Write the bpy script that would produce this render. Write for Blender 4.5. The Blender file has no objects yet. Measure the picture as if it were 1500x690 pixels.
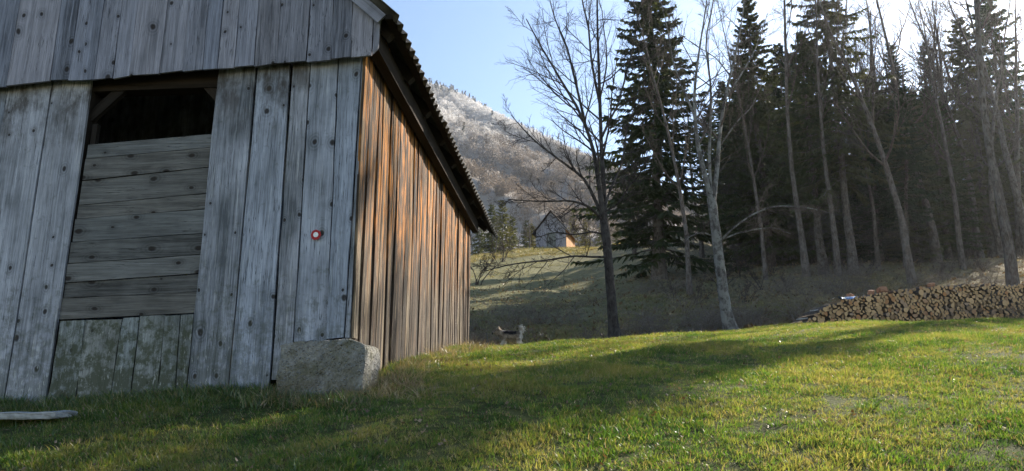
import bpy, math, random
import numpy as np
from mathutils import Vector, Matrix

random.seed(7)
rng = np.random.default_rng(11)
R = math.radians
SC = bpy.context.scene
COL = SC.collection

# ------------------------------------------------------------------ camera, sky, sun, exposure
F_PX, PITCH = 1133.0, R(13.4)
cam_d = bpy.data.cameras.new("camera"); cam = bpy.data.objects.new("camera", cam_d); COL.objects.link(cam)
cam_d.sensor_width = 36.0; cam_d.lens = F_PX / 1500 * 36.0; cam_d.sensor_fit = 'HORIZONTAL'
cam_d.clip_start = 0.05; cam_d.clip_end = 6000
cam.location = (0, 0, 0); cam.rotation_euler = (R(90) + PITCH, 0, 0)
SC.camera = cam
SUN_AZ, SUN_EL = R(47), R(32)
W = bpy.data.worlds.new("World"); SC.world = W; W.use_nodes = True
wn = W.node_tree
sky = wn.nodes.new('ShaderNodeTexSky'); sky.sky_type = 'NISHITA'; sky.sun_disc = False
sky.sun_elevation = SUN_EL; sky.sun_rotation = SUN_AZ; sky.altitude = 600
sky.air_density = 1.0; sky.dust_density = 0.0; sky.ozone_density = 1.2
wn.links.new(sky.outputs[0], wn.nodes['Background'].inputs[0])
wn.nodes['Background'].inputs[1].default_value = 0.08
sl = bpy.data.lights.new("sun", 'SUN'); so = bpy.data.objects.new("sun", sl); COL.objects.link(so)
sl.energy = 5.0; sl.angle = R(0.53); sl.color = (1.0, 0.90, 0.76)
SUN_DIR = Vector((math.sin(SUN_AZ) * math.cos(SUN_EL), math.cos(SUN_AZ) * math.cos(SUN_EL), math.sin(SUN_EL)))
so.rotation_euler = SUN_DIR.to_track_quat('Z', 'Y').to_euler()
so.location = SUN_DIR * 100
SC.view_settings.view_transform = 'Standard'; SC.view_settings.look = 'None'
SC.view_settings.exposure = 1.55; SC.view_settings.gamma = 1.0; SC.view_settings.use_curve_mapping = False
SC.cycles.use_denoising = True
SC.cycles.max_bounces = 6; SC.cycles.transparent_max_bounces = 6
SC.cycles.sample_clamp_indirect = 6.0

# ------------------------------------------------------------------ measuring helpers
CP, SP = math.cos(PITCH), math.sin(PITCH)
def ray(px, py):
    u = (px - 750) / F_PX; v = (345 - py) / F_PX
    return Vector((u, CP - v * SP, SP + v * CP))
def at(px, py, D):
    r = ray(px, py); return np.array(r * (D / r.y))

# ------------------------------------------------------------------ object helpers
def tag(o, label=None, cat=None, group=None, kind=None):
    if label: o['label'] = label
    if cat: o['category'] = cat
    if group: o['group'] = group
    if kind: o['kind'] = kind
    return o
def empty(name, loc=(0, 0, 0), rz=0.0, parent=None):
    o = bpy.data.objects.new(name, None); COL.objects.link(o); o.location = loc; o.rotation_euler = (0, 0, rz)
    o.empty_display_size = 0.2
    if parent: o.parent = parent
    return o
def link(name, me, parent=None, loc=(0, 0, 0), rot=(0, 0, 0)):
    o = bpy.data.objects.new(name, me); COL.objects.link(o)
    if parent: o.parent = parent
    o.location = loc; o.rotation_euler = rot
    return o
def mesh(name, V, F, mats=None, idx=None, smooth=False):
    """V (n,3); F = list of tuples or (m,k) int array"""
    V = np.asarray(V, dtype=np.float32)
    me = bpy.data.meshes.new(name)
    if isinstance(F, np.ndarray):
        m, k = F.shape
        me.vertices.add(len(V)); me.vertices.foreach_set('co', V.ravel())
        me.loops.add(m * k); me.loops.foreach_set('vertex_index', F.astype(np.int32).ravel())
        me.polygons.add(m); me.polygons.foreach_set('loop_start', np.arange(0, m * k, k, dtype=np.int32))
        me.update(calc_edges=True); me.validate()
    else:
        me.from_pydata(V.tolist(), [], [tuple(map(int, f)) for f in F]); me.update()
    for m_ in (mats or []):
        me.materials.append(m_)
    if idx is not None:
        me.polygons.foreach_set('material_index', np.asarray(idx, dtype=np.int32))
    if smooth:
        me.polygons.foreach_set('use_smooth', np.ones(len(me.polygons), dtype=bool))
    me.update()
    return me
def box_mesh(name, x0, x1, y0, y1, z0, z1, mats=None):
    V = [(x0,y0,z0),(x1,y0,z0),(x1,y1,z0),(x0,y1,z0),(x0,y0,z1),(x1,y0,z1),(x1,y1,z1),(x0,y1,z1)]
    F = [(0,3,2,1),(4,5,6,7),(0,1,5,4),(1,2,6,5),(2,3,7,6),(3,0,4,7)]
    return mesh(name, V, F, mats)
def join_np(parts):
    Vs, Fs, n = [], [], 0
    for V, F in parts:
        Vs.append(V); Fs.append(F + n); n += len(V)
    return np.concatenate(Vs), np.concatenate(Fs)
def copy_tree(o, parent=None):
    c = o.copy(); COL.objects.link(c); c.parent = parent
    for ch in [k for k in bpy.data.objects if k.parent == o]:
        copy_tree(ch, c)
    return c

# ------------------------------------------------------------------ material helpers
class G:
    def __init__(s, name):
        s.m = bpy.data.materials.new(name); s.m.use_nodes = True; s.t = s.m.node_tree
        s.t.nodes.clear()
        s.out = s.t.nodes.new('ShaderNodeOutputMaterial')
    def n(s, typ, props=None, **inp):
        nd = s.t.nodes.new(typ)
        for k, v in (props or {}).items(): setattr(nd, k, v)
        for k, v in inp.items():
            key = int(k[1:]) if k[0] == 'i' and k[1:].isdigit() else k.replace('_', ' ')
            s.set(nd.inputs[key], v)
        return nd
    def set(s, sock, v):
        if isinstance(v, bpy.types.NodeSocket): s.t.links.new(v, sock)
        elif isinstance(v, bpy.types.Node): s.t.links.new(v.outputs[0], sock)
        else: sock.default_value = v
    def math(s, op, a, b=0.0, c=None, clamp=False):
        nd = s.n('ShaderNodeMath', {'operation': op, 'use_clamp': clamp}, i0=a, i1=b)
        if c is not None: s.set(nd.inputs[2], c)
        return nd.outputs[0]
    def ramp(s, fac, stops, interp='LINEAR'):
        nd = s.n('ShaderNodeValToRGB', Fac=fac); e = nd.color_ramp.elements; nd.color_ramp.interpolation = interp
        while len(e) < len(stops): e.new(0.5)
        for k, (p, c) in enumerate(stops):
            e[k].position = p; e[k].color = (*c, 1) if len(c) == 3 else c
        return nd.outputs[0]
    def mix(s, fac, a, b, blend='MIX'):
        nd = s.n('ShaderNodeMix', {'data_type': 'RGBA', 'blend_type': blend})
        s.set(nd.inputs[0], fac)
        for sock, v in ((nd.inputs[6], a), (nd.inputs[7], b)):
            if isinstance(v, tuple) and len(v) == 3: v = (*v, 1)
            s.set(sock, v)
        return nd.outputs[2]
    def maprange(s, v, a, b, c=0.0, d=1.0):
        return s.n('ShaderNodeMapRange', Value=v, From_Min=a, From_Max=b, To_Min=c, To_Max=d).outputs[0]
    def noise(s, vec, scale, detail=4, rough=0.55, dist=0.0):
        return s.n('ShaderNodeTexNoise', Vector=vec, Scale=scale, Detail=detail, Roughness=rough, Distortion=dist).outputs[0]
    def vecscale(s, vec, sc):
        return s.n('ShaderNodeVectorMath', {'operation': 'MULTIPLY'}, i0=vec, i1=sc).outputs[0]
    def vecadd(s, a, b):
        return s.n('ShaderNodeVectorMath', {'operation': 'ADD'}, i0=a, i1=b).outputs[0]
    def objco(s):
        """object coordinates shifted by a random amount per object"""
        co = s.n('ShaderNodeTexCoord').outputs['Object']
        rnd = s.n('ShaderNodeObjectInfo').outputs['Random']
        sh = s.n('ShaderNodeCombineXYZ', X=s.math('MULTIPLY', rnd, 57.3), Y=s.math('MULTIPLY', rnd, 13.7), Z=s.math('MULTIPLY', rnd, 91.1))
        return s.vecadd(co, sh.outputs[0]), rnd, co
    def bsdf(s, color, rough=0.8, bump=None, bump_d=0.01, bump_s=0.6, spec=0.3):
        p = s.n('ShaderNodeBsdfPrincipled')
        if isinstance(color, tuple) and len(color) == 3: color = (*color, 1)
        s.set(p.inputs['Base Color'], color); s.set(p.inputs['Roughness'], rough)
        p.inputs['Specular IOR Level'].default_value = spec
        if bump is not None:
            b = s.n('ShaderNodeBump', Height=bump, Distance=bump_d, Strength=bump_s)
            s.t.links.new(b.outputs[0], p.inputs['Normal'])
        s.t.links.new(p.outputs[0], s.out.inputs[0])
        return p

def wood_mat(name, dark, light, along='Z', knots=0.6, warm=None, moss=0.0, stain=0.35, contrast=1.0, rough_grain=1.0, topstain=None, spec=.25):
    g = G(name); co, rnd, oc = g.objco()
    sc = {'Z': (1, 1, .035), 'X': (.035, 1, 1)}[along]
    st = g.vecscale(co, sc)
    fine = g.noise(st, 95, 5, .65)
    broad = g.noise(st, 16, 3, .6, .3)
    blot = g.noise(co, 2.2, 4, .6)
    # growth rings swirling round the knots
    kn_sc = {'Z': (4.6, 1, 3.6), 'X': (3.0, 1, 4.8)}[along]
    kv = g.vecscale(co, kn_sc)
    kv = g.vecadd(kv, g.vecscale(g.n('ShaderNodeTexNoise', Vector=co, Scale=6.0).outputs[1], (.16, 0, .16)))
    vor = g.n('ShaderNodeTexVoronoi', {'voronoi_dimensions': '2D'}, Scale=1.0)
    sep = g.n('ShaderNodeSeparateXYZ', Vector=kv)
    g.set(vor.inputs['Vector'], g.n('ShaderNodeCombineXYZ', X=sep.outputs[0], Y=sep.outputs[2], Z=0.0).outputs[0])
    sepc = g.n('ShaderNodeSeparateColor', Color=vor.outputs['Color'])
    has = g.math('LESS_THAN', sepc.outputs[0], knots)
    size = g.math('MULTIPLY_ADD', sepc.outputs[1], .095, .045)
    ratio = g.math('DIVIDE', vor.outputs['Distance'], size)
    core = g.math('MULTIPLY', g.maprange(ratio, .55, 1.0, 1, 0), has)
    halo = g.math('MULTIPLY', g.maprange(ratio, 1.0, 3.2, 1, 0), has)
    rings = g.math('MULTIPLY', g.math('SINE', g.math('MULTIPLY', ratio, 7.0)), halo)
    v = g.math('ADD', g.math('MULTIPLY', fine, .55), g.math('MULTIPLY', broad, .55))
    v = g.math('ADD', v, g.math('MULTIPLY', rings, .06))
    v = g.math('ADD', v, g.math('MULTIPLY_ADD', rnd, .17, -.085))
    v = g.math('ADD', v, g.math('MULTIPLY_ADD', blot, stain, -stain * .5))
    w = .22 / contrast
    c = g.ramp(v, [(max(0, .55 - w), dark), (min(1, .55 + w), light)])
    if warm:
        wv = g.noise(g.vecscale(co, (1, 1, .12)), 9, 4, .6)
        c = g.mix(g.maprange(wv, .54, .70, 0, .55), c, warm)
    # drying cracks and raised pale grain
    cr = g.noise(g.vecscale(co, {'Z': (1, 1, .022), 'X': (.022, 1, 1)}[along]), 52, 3, .55)
    ck = g.math('MULTIPLY', g.maprange(g.math('ABSOLUTE', g.math('SUBTRACT', cr, .5)), .005, .016, 1, 0), g.maprange(blot, .44, .58, 0, .9))
    c = g.mix(ck, c, tuple(x * .25 for x in dark))
    pg = g.noise(g.vecscale(co, {'Z': (1, 1, .05), 'X': (.05, 1, 1)}[along]), 34, 5, .7)
    c = g.mix(g.maprange(pg, .58, .70, 0, .40), c, tuple(min(.6, x * 1.45) for x in light))
    tint = g.mix(g.math('FRACT', g.math('MULTIPLY', rnd, 7.31)), (.88, .95, 1.0), (1.05, 1.0, .93))
    c = g.mix(.7, c, g.mix(1.0, c, tint, 'MULTIPLY'))
    c = g.mix(g.math('MULTIPLY', halo, .35), c, tuple(x * .55 for x in dark))
    c = g.mix(g.math('MULTIPLY', core, .92), c, (.018, .013, .010))
    if moss:
        z = g.n('ShaderNodeSeparateXYZ', Vector=g.n('ShaderNodeNewGeometry').outputs['Position']).outputs[2]
        mn = g.noise(co, 11, 6, .7)
        low = g.maprange(z, .25, 1.5, 1, 0)
        mk = g.maprange(g.math('ADD', mn, g.math('MULTIPLY', low, .22)), .58, .72, 0, moss)
        c = g.mix(mk, c, (.055, .062, .035))
        fl = g.noise(g.vecscale(co, (1, 1, .3)), 42, 4, .7)
        fm = g.math('MULTIPLY', g.maprange(fl, .60, .66, 0, .75), low)
        c = g.mix(fm, c, (.42, .42, .40))
    if topstain:
        ob = g.n('ShaderNodeSeparateXYZ', Vector=oc).outputs[2]
        tn = g.noise(g.vecscale(co, (1, 1, .5)), 7, 5, .7)
        tm = g.math('MULTIPLY', g.maprange(ob, topstain[0], topstain[1], 0, 1), g.maprange(tn, .42, .62, 0, .8))
        c = g.mix(tm, c, (.045, .036, .028))
    h = g.math('ADD', g.math('MULTIPLY', fine, rough_grain), g.math('MULTIPLY', broad, .8))
    h = g.math('SUBTRACT', h, g.math('MULTIPLY', core, .6))
    g.bsdf(c, .82, h, .006, .7, spec=spec)
    return g.m

def plain_noise_mat(name, dark, light, scale=8, rough=.9, bump_d=.02, stretch=(1, 1, 1), detail=5, world=False, spec=.2):
    g = G(name)
    if world: co = g.n('ShaderNodeNewGeometry').outputs['Position']
    else: co = g.objco()[0]
    nv = g.noise(g.vecscale(co, stretch), scale, detail, .65)
    c = g.ramp(nv, [(.32, dark), (.68, light)])
    g.bsdf(c, rough, nv, bump_d, .7, spec)
    return g.m

M = {}
M['front'] = wood_mat('weathered_grey_wood', (.085, .093, .105), (.42, .435, .50), knots=.5, contrast=1.15, stain=.55, moss=.45, topstain=(2.35, 3.0))
M['gable'] = wood_mat('weathered_gable_wood', (.07, .072, .086), (.325, .325, .385), knots=.45, contrast=1.1)
M['low'] = wood_mat('flaking_mossy_wood', (.06, .063, .058), (.29, .30, .29), knots=.3, moss=.85, contrast=1.1)
M['hatch'] = wood_mat('grey_hatch_board_wood', (.038, .036, .033), (.195, .188, .178), along='X', knots=.6, stain=.5)
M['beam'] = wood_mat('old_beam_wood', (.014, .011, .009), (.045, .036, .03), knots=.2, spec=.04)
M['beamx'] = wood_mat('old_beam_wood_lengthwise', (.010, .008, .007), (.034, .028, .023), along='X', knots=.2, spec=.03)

def side_mat():
    g = G('sunburnt_brown_wood'); co, rnd, oc = g.objco()
    st = g.vecscale(co, (1, 1, .03))
    fine = g.noise(st, 110, 5, .65); broad = g.noise(st, 22, 3, .6, .4)
    z = g.n('ShaderNodeSeparateXYZ', Vector=oc).outputs[2]
    up = g.maprange(z, .2, 2.6, 0, 1)
    v = g.math('ADD', g.math('MULTIPLY', fine, .6), g.math('MULTIPLY', broad, .5))
    v = g.math('ADD', v, g.math('MULTIPLY_ADD', rnd, .34, -.17))
    grey = g.ramp(v, [(.36, (.020, .016, .013)), (.56, (.075, .058, .044)), (.78, (.20, .165, .115))])
    brown = g.ramp(v, [(.36, (.012, .007, .004)), (.55, (.070, .036, .016)), (.78, (.27, .165, .07))])
    c = g.mix(g.math('ADD', up, g.math('MULTIPLY_ADD', g.noise(g.vecscale(co, (1, 1, .3)), 6, 4, .6), 1.2, -.65), clamp=True), grey, brown)
    # flakes where the grey skin has come off and the wood shows orange
    fl = g.noise(g.vecscale(co, (1, 1, .085)), 24, 5, .62)
    fm = g.math('MULTIPLY', g.maprange(fl, .49, .57, 0, .92), g.maprange(z, .8, 1.9, .06, 1))
    c = g.mix(fm, c, (.54, .205, .034))
    pl = g.noise(g.vecscale(co, (1, 1, .10)), 30, 5, .65)
    pm = g.math('MULTIPLY', g.maprange(pl, .58, .65, 0, .5), g.maprange(z, .6, 2.4, 1, .10))
    c = g.mix(pm, c, (.42, .335, .21))
    dk = g.noise(g.vecscale(co, (1, 1, .06)), 15, 4, .65)
    c = g.mix(g.maprange(dk, .48, .56, 0, .9), c, (.018, .012, .008))
    h = g.math('ADD', g.math('MULTIPLY', fine, 1.0), g.math('MULTIPLY', broad, 1.0))
    g.bsdf(c, .8, h, .010, .85, spec=.25)
    return g.m
M['side'] = side_mat()
M['roof'] = plain_noise_mat('corrugated_cement_sheet', (.05, .047, .045), (.125, .12, .115), 9, .85, .01)
M['dark_in'] = plain_noise_mat('dark_partition_boards', (.03, .026, .02), (.07, .06, .05), 6)
M['concrete'] = None
def concrete_mat():
    g = G('old_pebbly_concrete'); co, rnd, oc = g.objco()
    n1 = g.noise(co, 5, 6, .65); n2 = g.noise(co, 45, 4, .7)
    vor = g.n('ShaderNodeTexVoronoi', Vector=co, Scale=38.0)
    peb = g.maprange(vor.outputs['Distance'], .1, .42, 1, 0)
    c = g.ramp(g.math('ADD', g.math('MULTIPLY', n1, .6), g.math('MULTIPLY', n2, .45)), [(.35, (.085, .08, .07)), (.68, (.33, .32, .29))])
    has = g.math('GREATER_THAN', g.n('ShaderNodeSeparateColor', Color=vor.outputs['Color']).outputs[0], .6)
    c = g.mix(g.math('MULTIPLY', g.math('MULTIPLY', peb, has), .7), c, (.36, .35, .33))
    ms = g.noise(co, 3.3, 6, .7)
    c = g.mix(g.maprange(ms, .46, .62, 0, .7), c, (.085, .08, .035))
    zz = g.n('ShaderNodeSeparateXYZ', Vector=oc).outputs[2]; c = g.mix(g.math('MULTIPLY', g.maprange(g.math('ADD', zz, g.math('MULTIPLY', n1, .5)), .05, .35, 1, 0), .75), c, (.10, .08, .048))
    h = g.math('ADD', g.math('MULTIPLY', n2, .6), g.math('MULTIPLY', peb, .5))
    g.bsdf(c, .92, h, .03, 1.0, .2); return g.m
M['concrete'] = concrete_mat()
M['slab'] = plain_noise_mat('pale_stone_slab', (.20, .20, .19), (.42, .42, .41), 14, .9, .01)
M['red'] = plain_noise_mat('red_trail_paint', (.28, .028, .03), (.42, .045, .045), 60, .95, .001)
M['white'] = plain_noise_mat('white_trail_paint', (.62, .62, .60), (.86, .86, .84), 50, .95, .001)

def bark_mat(name, dark, light, lichen=None, scale=14, amt=.6):
    g = G(name); co, rnd, oc = g.objco()
    b = g.noise(g.vecscale(co, (1, 1, .3)), scale, 6, .7, .5)
    c = g.ramp(b, [(.36, dark), (.66, light)])
    if lichen:
        l = g.noise(co, 4.5, 5, .7)
        c = g.mix(g.maprange(l, .46, .58, 0, amt), c, lichen)
    g.bsdf(c, .92, b, .03, .9, .15); return g.m
M['bark_dark'] = bark_mat('dark_fissured_bark', (.014, .012, .011), (.075, .063, .056), (.13, .12, .11), amt=.3)
M['bark_pale'] = bark_mat('pale_lichened_bark', (.045, .04, .036), (.18, .165, .15), (.28, .28, .255), amt=.6)
M['bark_brown'] = bark_mat('brown_spruce_bark', (.04, .032, .027), (.16, .13, .11), (.19, .18, .165), amt=.4)
M['twig'] = bark_mat('grey_brown_twig_bark', (.05, .04, .034), (.15, .12, .10))
M['twig_dark'] = bark_mat('dark_twig_bark', (.03, .024, .022), (.095, .078, .07))
M['deadtwig'] = bark_mat('dead_spruce_twig_bark', (.05, .044, .04), (.13, .118, .108))
M['bramble'] = bark_mat('dead_bramble_stem', (.10, .08, .065), (.27, .23, .19))

def leaf_mat(name, cols, trans=.35, patch=.0, rough=.6, wscale=.35, gloss=.06):
    """thin blades and needles: diffuse + translucent, colour varies by plant and by patch of ground"""
    g = G(name)
    rnd = g.n('ShaderNodeObjectInfo').outputs['Random']
    pos = g.n('ShaderNodeNewGeometry').outputs['Position']
    pn = g.noise(pos, wscale, 5, .65)
    if patch: pn = g.maprange(pn, .36, .64, .05, .95)
    fn = g.noise(pos, 9, 3, .6)
    v = g.math('ADD', g.math('MULTIPLY', rnd, .5 - patch * .3), g.math('MULTIPLY', pn, .35 + patch * .3))
    v = g.math('ADD', v, g.math('MULTIPLY', fn, .2))
    c = g.ramp(v, [(.30 + .42 * k / max(1, len(cols) - 1), cc) for k, cc in enumerate(cols)])
    d = g.n('ShaderNodeBsdfDiffuse', Color=c); t = g.n('ShaderNodeBsdfTranslucent')
    tc = g.mix(1.0, c, (1.6, 1.45, .7), 'MULTIPLY'); g.set(t.inputs['Color'], tc)
    m = g.n('ShaderNodeMixShader', Fac=trans); g.set(m.inputs[1], d); g.set(m.inputs[2], t)
    if gloss:
        gl = g.n('ShaderNodeBsdfGlossy', Roughness=.38); gl.inputs['Color'].default_value = (.9, .9, .9, 1)
        m2 = g.n('ShaderNodeMixShader', Fac=gloss); g.set(m2.inputs[1], m); g.set(m2.inputs[2], gl); m = m2
    g.t.links.new(m.outputs[0], g.out.inputs[0]); return g.m
M['grass'] = leaf_mat('meadow_grass_blades', [(.030, .080, .013), (.058, .125, .020), (.098, .160, .031), (.145, .178, .045), (.19, .185, .068)], .58, .35, wscale=.75, gloss=.03)
M['grass_lush'] = leaf_mat('lush_grass_blades', [(.035, .08, .015), (.06, .12, .022), (.09, .14, .03)], .45)
M['dry'] = leaf_mat('dry_straw_blades', [(.15, .12, .07), (.26, .21, .12), (.34, .28, .17)], .35)
M['tussock'] = leaf_mat('faded_tussock_blades', [(.09, .085, .034), (.165, .142, .068), (.25, .208, .115), (.34, .285, .185)], .35, .5, wscale=.22)
M['field'] = leaf_mat('sunny_field_blades', [(.12, .12, .04), (.20, .175, .07), (.27, .22, .11)], .25)
M['olive'] = leaf_mat('olive_slope_blades', [(.07, .085, .025), (.13, .14, .045), (.20, .19, .075), (.28, .24, .12)], .35, .4)
M['litter'] = leaf_mat('fallen_leaf', [(.09, .055, .03), (.16, .10, .055), (.24, .18, .12)], .25, gloss=.05)
M['needle'] = leaf_mat('spruce_needles', [(.015, .026, .012), (.028, .044, .016), (.05, .064, .024), (.075, .075, .038)], .28, gloss=.03)
M['needle_young'] = leaf_mat('young_spruce_needles', [(.05, .06, .02), (.085, .095, .03), (.13, .12, .045)], .3, gloss=.03)  # lighter olive green of the young spruces

# ------------------------------------------------------------------ terrain
_yk = np.array([-60, -10, 0, 3, 4.5, 6.6, 9, 14, 19, 21.2, 23, 26])
_zk = np.array([-7, -3.2, -1.45, -.68, -.29, .25, .70, 1.29, 1.66, 1.86, 1.92, 1.96])
_yy = np.linspace(-60, 26, 3441); _zz = np.interp(_yy, _yk, _zk)
_ker = np.exp(-.5 * (np.arange(-60, 61) / 24.0) ** 2); _ker /= _ker.sum()
_zz = np.convolve(np.pad(_zz, 60, mode='edge'), _ker, 'valid')
def meadow_h(x, y):
    z = np.interp(y, _yy, _zz)
    z = z + np.where(x < -1, np.maximum(.055 * (x + 1), -.5), 0)
    z = z + (.086 * np.clip(x, 0, 7) + .024 * np.clip(x - 7, 0, 20)) * np.clip(y / 20, 0, 1.0)
    z = z + .035 * np.sin(x * 1.1 + .6 * y) * np.sin(y * .8 - .3 * x) + .02 * np.sin(2.3 * x - 1.7 * y)
    return z
_hy = np.array([22.5, 24.5, 30, 36, 46, 60, 80, 120, 200, 320, 700, 1500])
_ha = np.array([-.6, -.12, .05, .22, .40, .65, 1.2])
_hz = np.array([
    [2.0, 2.4, 4.0, 5.6, 8.2, 11.6, 16.2, 21, 30, 38, 60, 80],
    [2.0, 2.4, 4.0, 5.6, 8.2, 11.6, 16.2, 21, 30, 38, 60, 80],
    [2.1, 2.5, 4.0, 5.7, 8.5, 12.4, 17.5, 23, 32, 40, 60, 80],
    [2.3, 2.8, 4.8, 6.7, 10.0, 14.2, 17.2, 23, 32, 40, 60, 80],
    [2.6, 3.2, 5.4, 7.2, 8.6, 10.2, 13, 18, 28, 38, 60, 80],
    [2.9, 3.4, 5.4, 7.2, 8.4, 10.0, 12.6, 17, 26, 36, 60, 80],
    [2.9, 3.4, 5.4, 7.2, 8.4, 10.0, 12.6, 17, 26, 36, 60, 80]])
def hill_h(x, y):
    a = np.clip(x / np.maximum(y, 5), -.6, 1.2)
    yc = np.clip(y, 22.5, 1500)
    cols = np.stack([np.interp(yc, _hy, _hz[k]) for k in range(len(_ha))])
    i = np.clip(np.searchsorted(_ha, a) - 1, 0, len(_ha) - 2)
    t = (a - _ha[i]) / (_ha[i + 1] - _ha[i]); t = t * t * (3 - 2 * t)
    c0 = np.take_along_axis(cols, i[None], 0)[0]; c1 = np.take_along_axis(cols, i[None] + 1, 0)[0]
    n = .12 * np.sin(x * .9 + y * .35) * np.sin(y * .7 - x * .2) + .3 * np.sin(x * .13 + 1) * np.sin(y * .11)
    return c0 * (1 - t) + c1 * t + n * np.clip((y - 23) / 8, 0, 1)
def H(x, y):
    x = np.atleast_1d(np.asarray(x, float)); y = np.atleast_1d(np.asarray(y, float))
    x, y = np.broadcast_arrays(x, y)
    s = np.clip((y - 21.3) / 2.2, 0, 1); s = s * s * (3 - 2 * s)
    return meadow_h(x, np.minimum(y, 26)) * (1 - s) + hill_h(x, y) * s
def h1(x, y): return float(H(x, y)[0])
def spot(px, D):
    """point on the ground under picture column px at distance D"""
    x = (px - 750) / F_PX * D / .985; return (x, D, h1(x, D))

def build_ground():
    u = np.linspace(-1, 1, 300); xs = 4 + np.sinh(u * 5.2) / np.sinh(5.2) * 900
    v = np.linspace(0, 1, 360); ys = -60 + 70 * 0 + (np.concatenate([np.linspace(0, 62, 70, endpoint=False), np.linspace(62, 110, 190, endpoint=False), 110 + (np.exp(np.linspace(0, 1, 100) * 3.3) - 1) / (math.exp(3.3) - 1) * 1300]))
    X, Y = np.meshgrid(xs, ys); Z = H(X.ravel(), Y.ravel())
    V = np.stack([X.ravel(), Y.ravel(), Z], 1)
    nx = len(xs); ny = len(ys)
    i = np.arange(nx * (ny - 1)).reshape(ny - 1, nx)[:, :-1].ravel()
    Fq = np.stack([i, i + 1, i + 1 + nx, i + nx], 1)
    g = G('meadow_and_hillside_soil')
    pos = g.n('ShaderNodeNewGeometry').outputs['Position']
    sp = g.n('ShaderNodeSeparateXYZ', Vector=pos)
    n1 = g.noise(pos, .35, 5, .6); n2 = g.noise(pos, 3.0, 5, .65); n3 = g.noise(pos, 28, 4, .7)
    v = g.math('ADD', g.math('MULTIPLY', n2, .55), g.math('MULTIPLY', n3, .45))
    mead = g.ramp(v, [(.34, (.03, .034, .012)), (.52, (.066, .074, .024)), (.70, (.12, .115, .045))])
    slope = g.ramp(v, [(.34, (.08, .068, .036)), (.54, (.175, .15, .085)), (.72, (.29, .25, .165))])
    field = g.ramp(v, [(.34, (.14, .14, .05)), (.54, (.26, .235, .10)), (.72, (.36, .31, .17))])
    yj = g.math('ADD', sp.outputs[1], g.math('MULTIPLY_ADD', n1, 2.4, -1.2))
    c = g.mix(g.maprange(yj, 21.6, 22.6, 0, 1), mead, slope)
    left = g.maprange(sp.outputs[0], 2, 10, 1, 0)
    green = g.ramp(v, [(.34, (.08, .085, .035)), (.54, (.17, .165, .08)), (.72, (.26, .23, .13))])
    c = g.mix(g.math('MULTIPLY', g.maprange(yj, 24, 30, 0, .8), left), c, green)
    c = g.mix(g.maprange(yj, 62, 72, 0, 1), c, field)
    h = g.math('ADD', g.math('MULTIPLY', n2, .7), g.math('MULTIPLY', n3, .4))
    g.bsdf(c, .95, h, .06, .8, .1)
    o = link('meadow_ground', mesh('meadow_ground', V, Fq, [g.m], smooth=True))
    tag(o, kind='structure')
build_ground()

# mountain with frosted trees
def build_mountain():
    rp = [(-700, 60, 900), (-100, 40, 860), (300, 50, 800), (500, 80, 760), (628, 122, 720), (660, 133, 710), (700, 155, 690), (725, 170, 680), (760, 200, 660),
          (800, 228, 640), (850, 260, 600), (900, 290, 560), (960, 318, 520), (1100, 345, 500), (1500, 362, 520), (2300, 372, 560)]
    P = np.array([at(*p) for p in rp]); P[:, 2] -= 5
    t = np.linspace(0, 1, len(P)); tu = np.linspace(0, 1, 160)
    ridge = np.stack([np.interp(tu, t, P[:, k]) for k in range(3)], 1)
    nv = 60; vv = np.linspace(0, 1.45, nv)
    foot = ridge.copy(); foot[:, :2] *= (235 / ridge[:, 1])[:, None]; foot[:, 0] += 150; foot[:, 2] = H(foot[:, 0], foot[:, 1]) - 2
    pts = np.zeros((nv, 160, 3))
    for k, w in enumerate(vv):
        if w <= 1:
            p = foot * (1 - w) + ridge * w; bow = math.sin(w * math.pi) * -14
            p[:, 2] += bow + (np.sin(ridge[:, 0] * .045 + w * 5) * 7 + np.sin(ridge[:, 0] * .11 + w * 9) * 3) * math.sin(w * math.pi)
        else:
            p = ridge.copy(); p[:, :2] *= (1 + (w - 1) * .6); p[:, 2] -= (w - 1) * 260
        pts[k] = p
    V = pts.reshape(-1, 3)
    i = np.arange(160 * (nv - 1)).reshape(nv - 1, 160)[:, :-1].ravel()
    Fq = np.stack([i, i + 1, i + 161, i + 160], 1)
    m = plain_noise_mat('mountain_forest_floor', (.16, .14, .12), (.30, .275, .25), .05, .95, 1.0, world=True)
    o = link('mountain', mesh('mountain', V, Fq, [m], smooth=True)); tag(o, kind='structure')
    return pts
MT = build_mountain()

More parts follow.
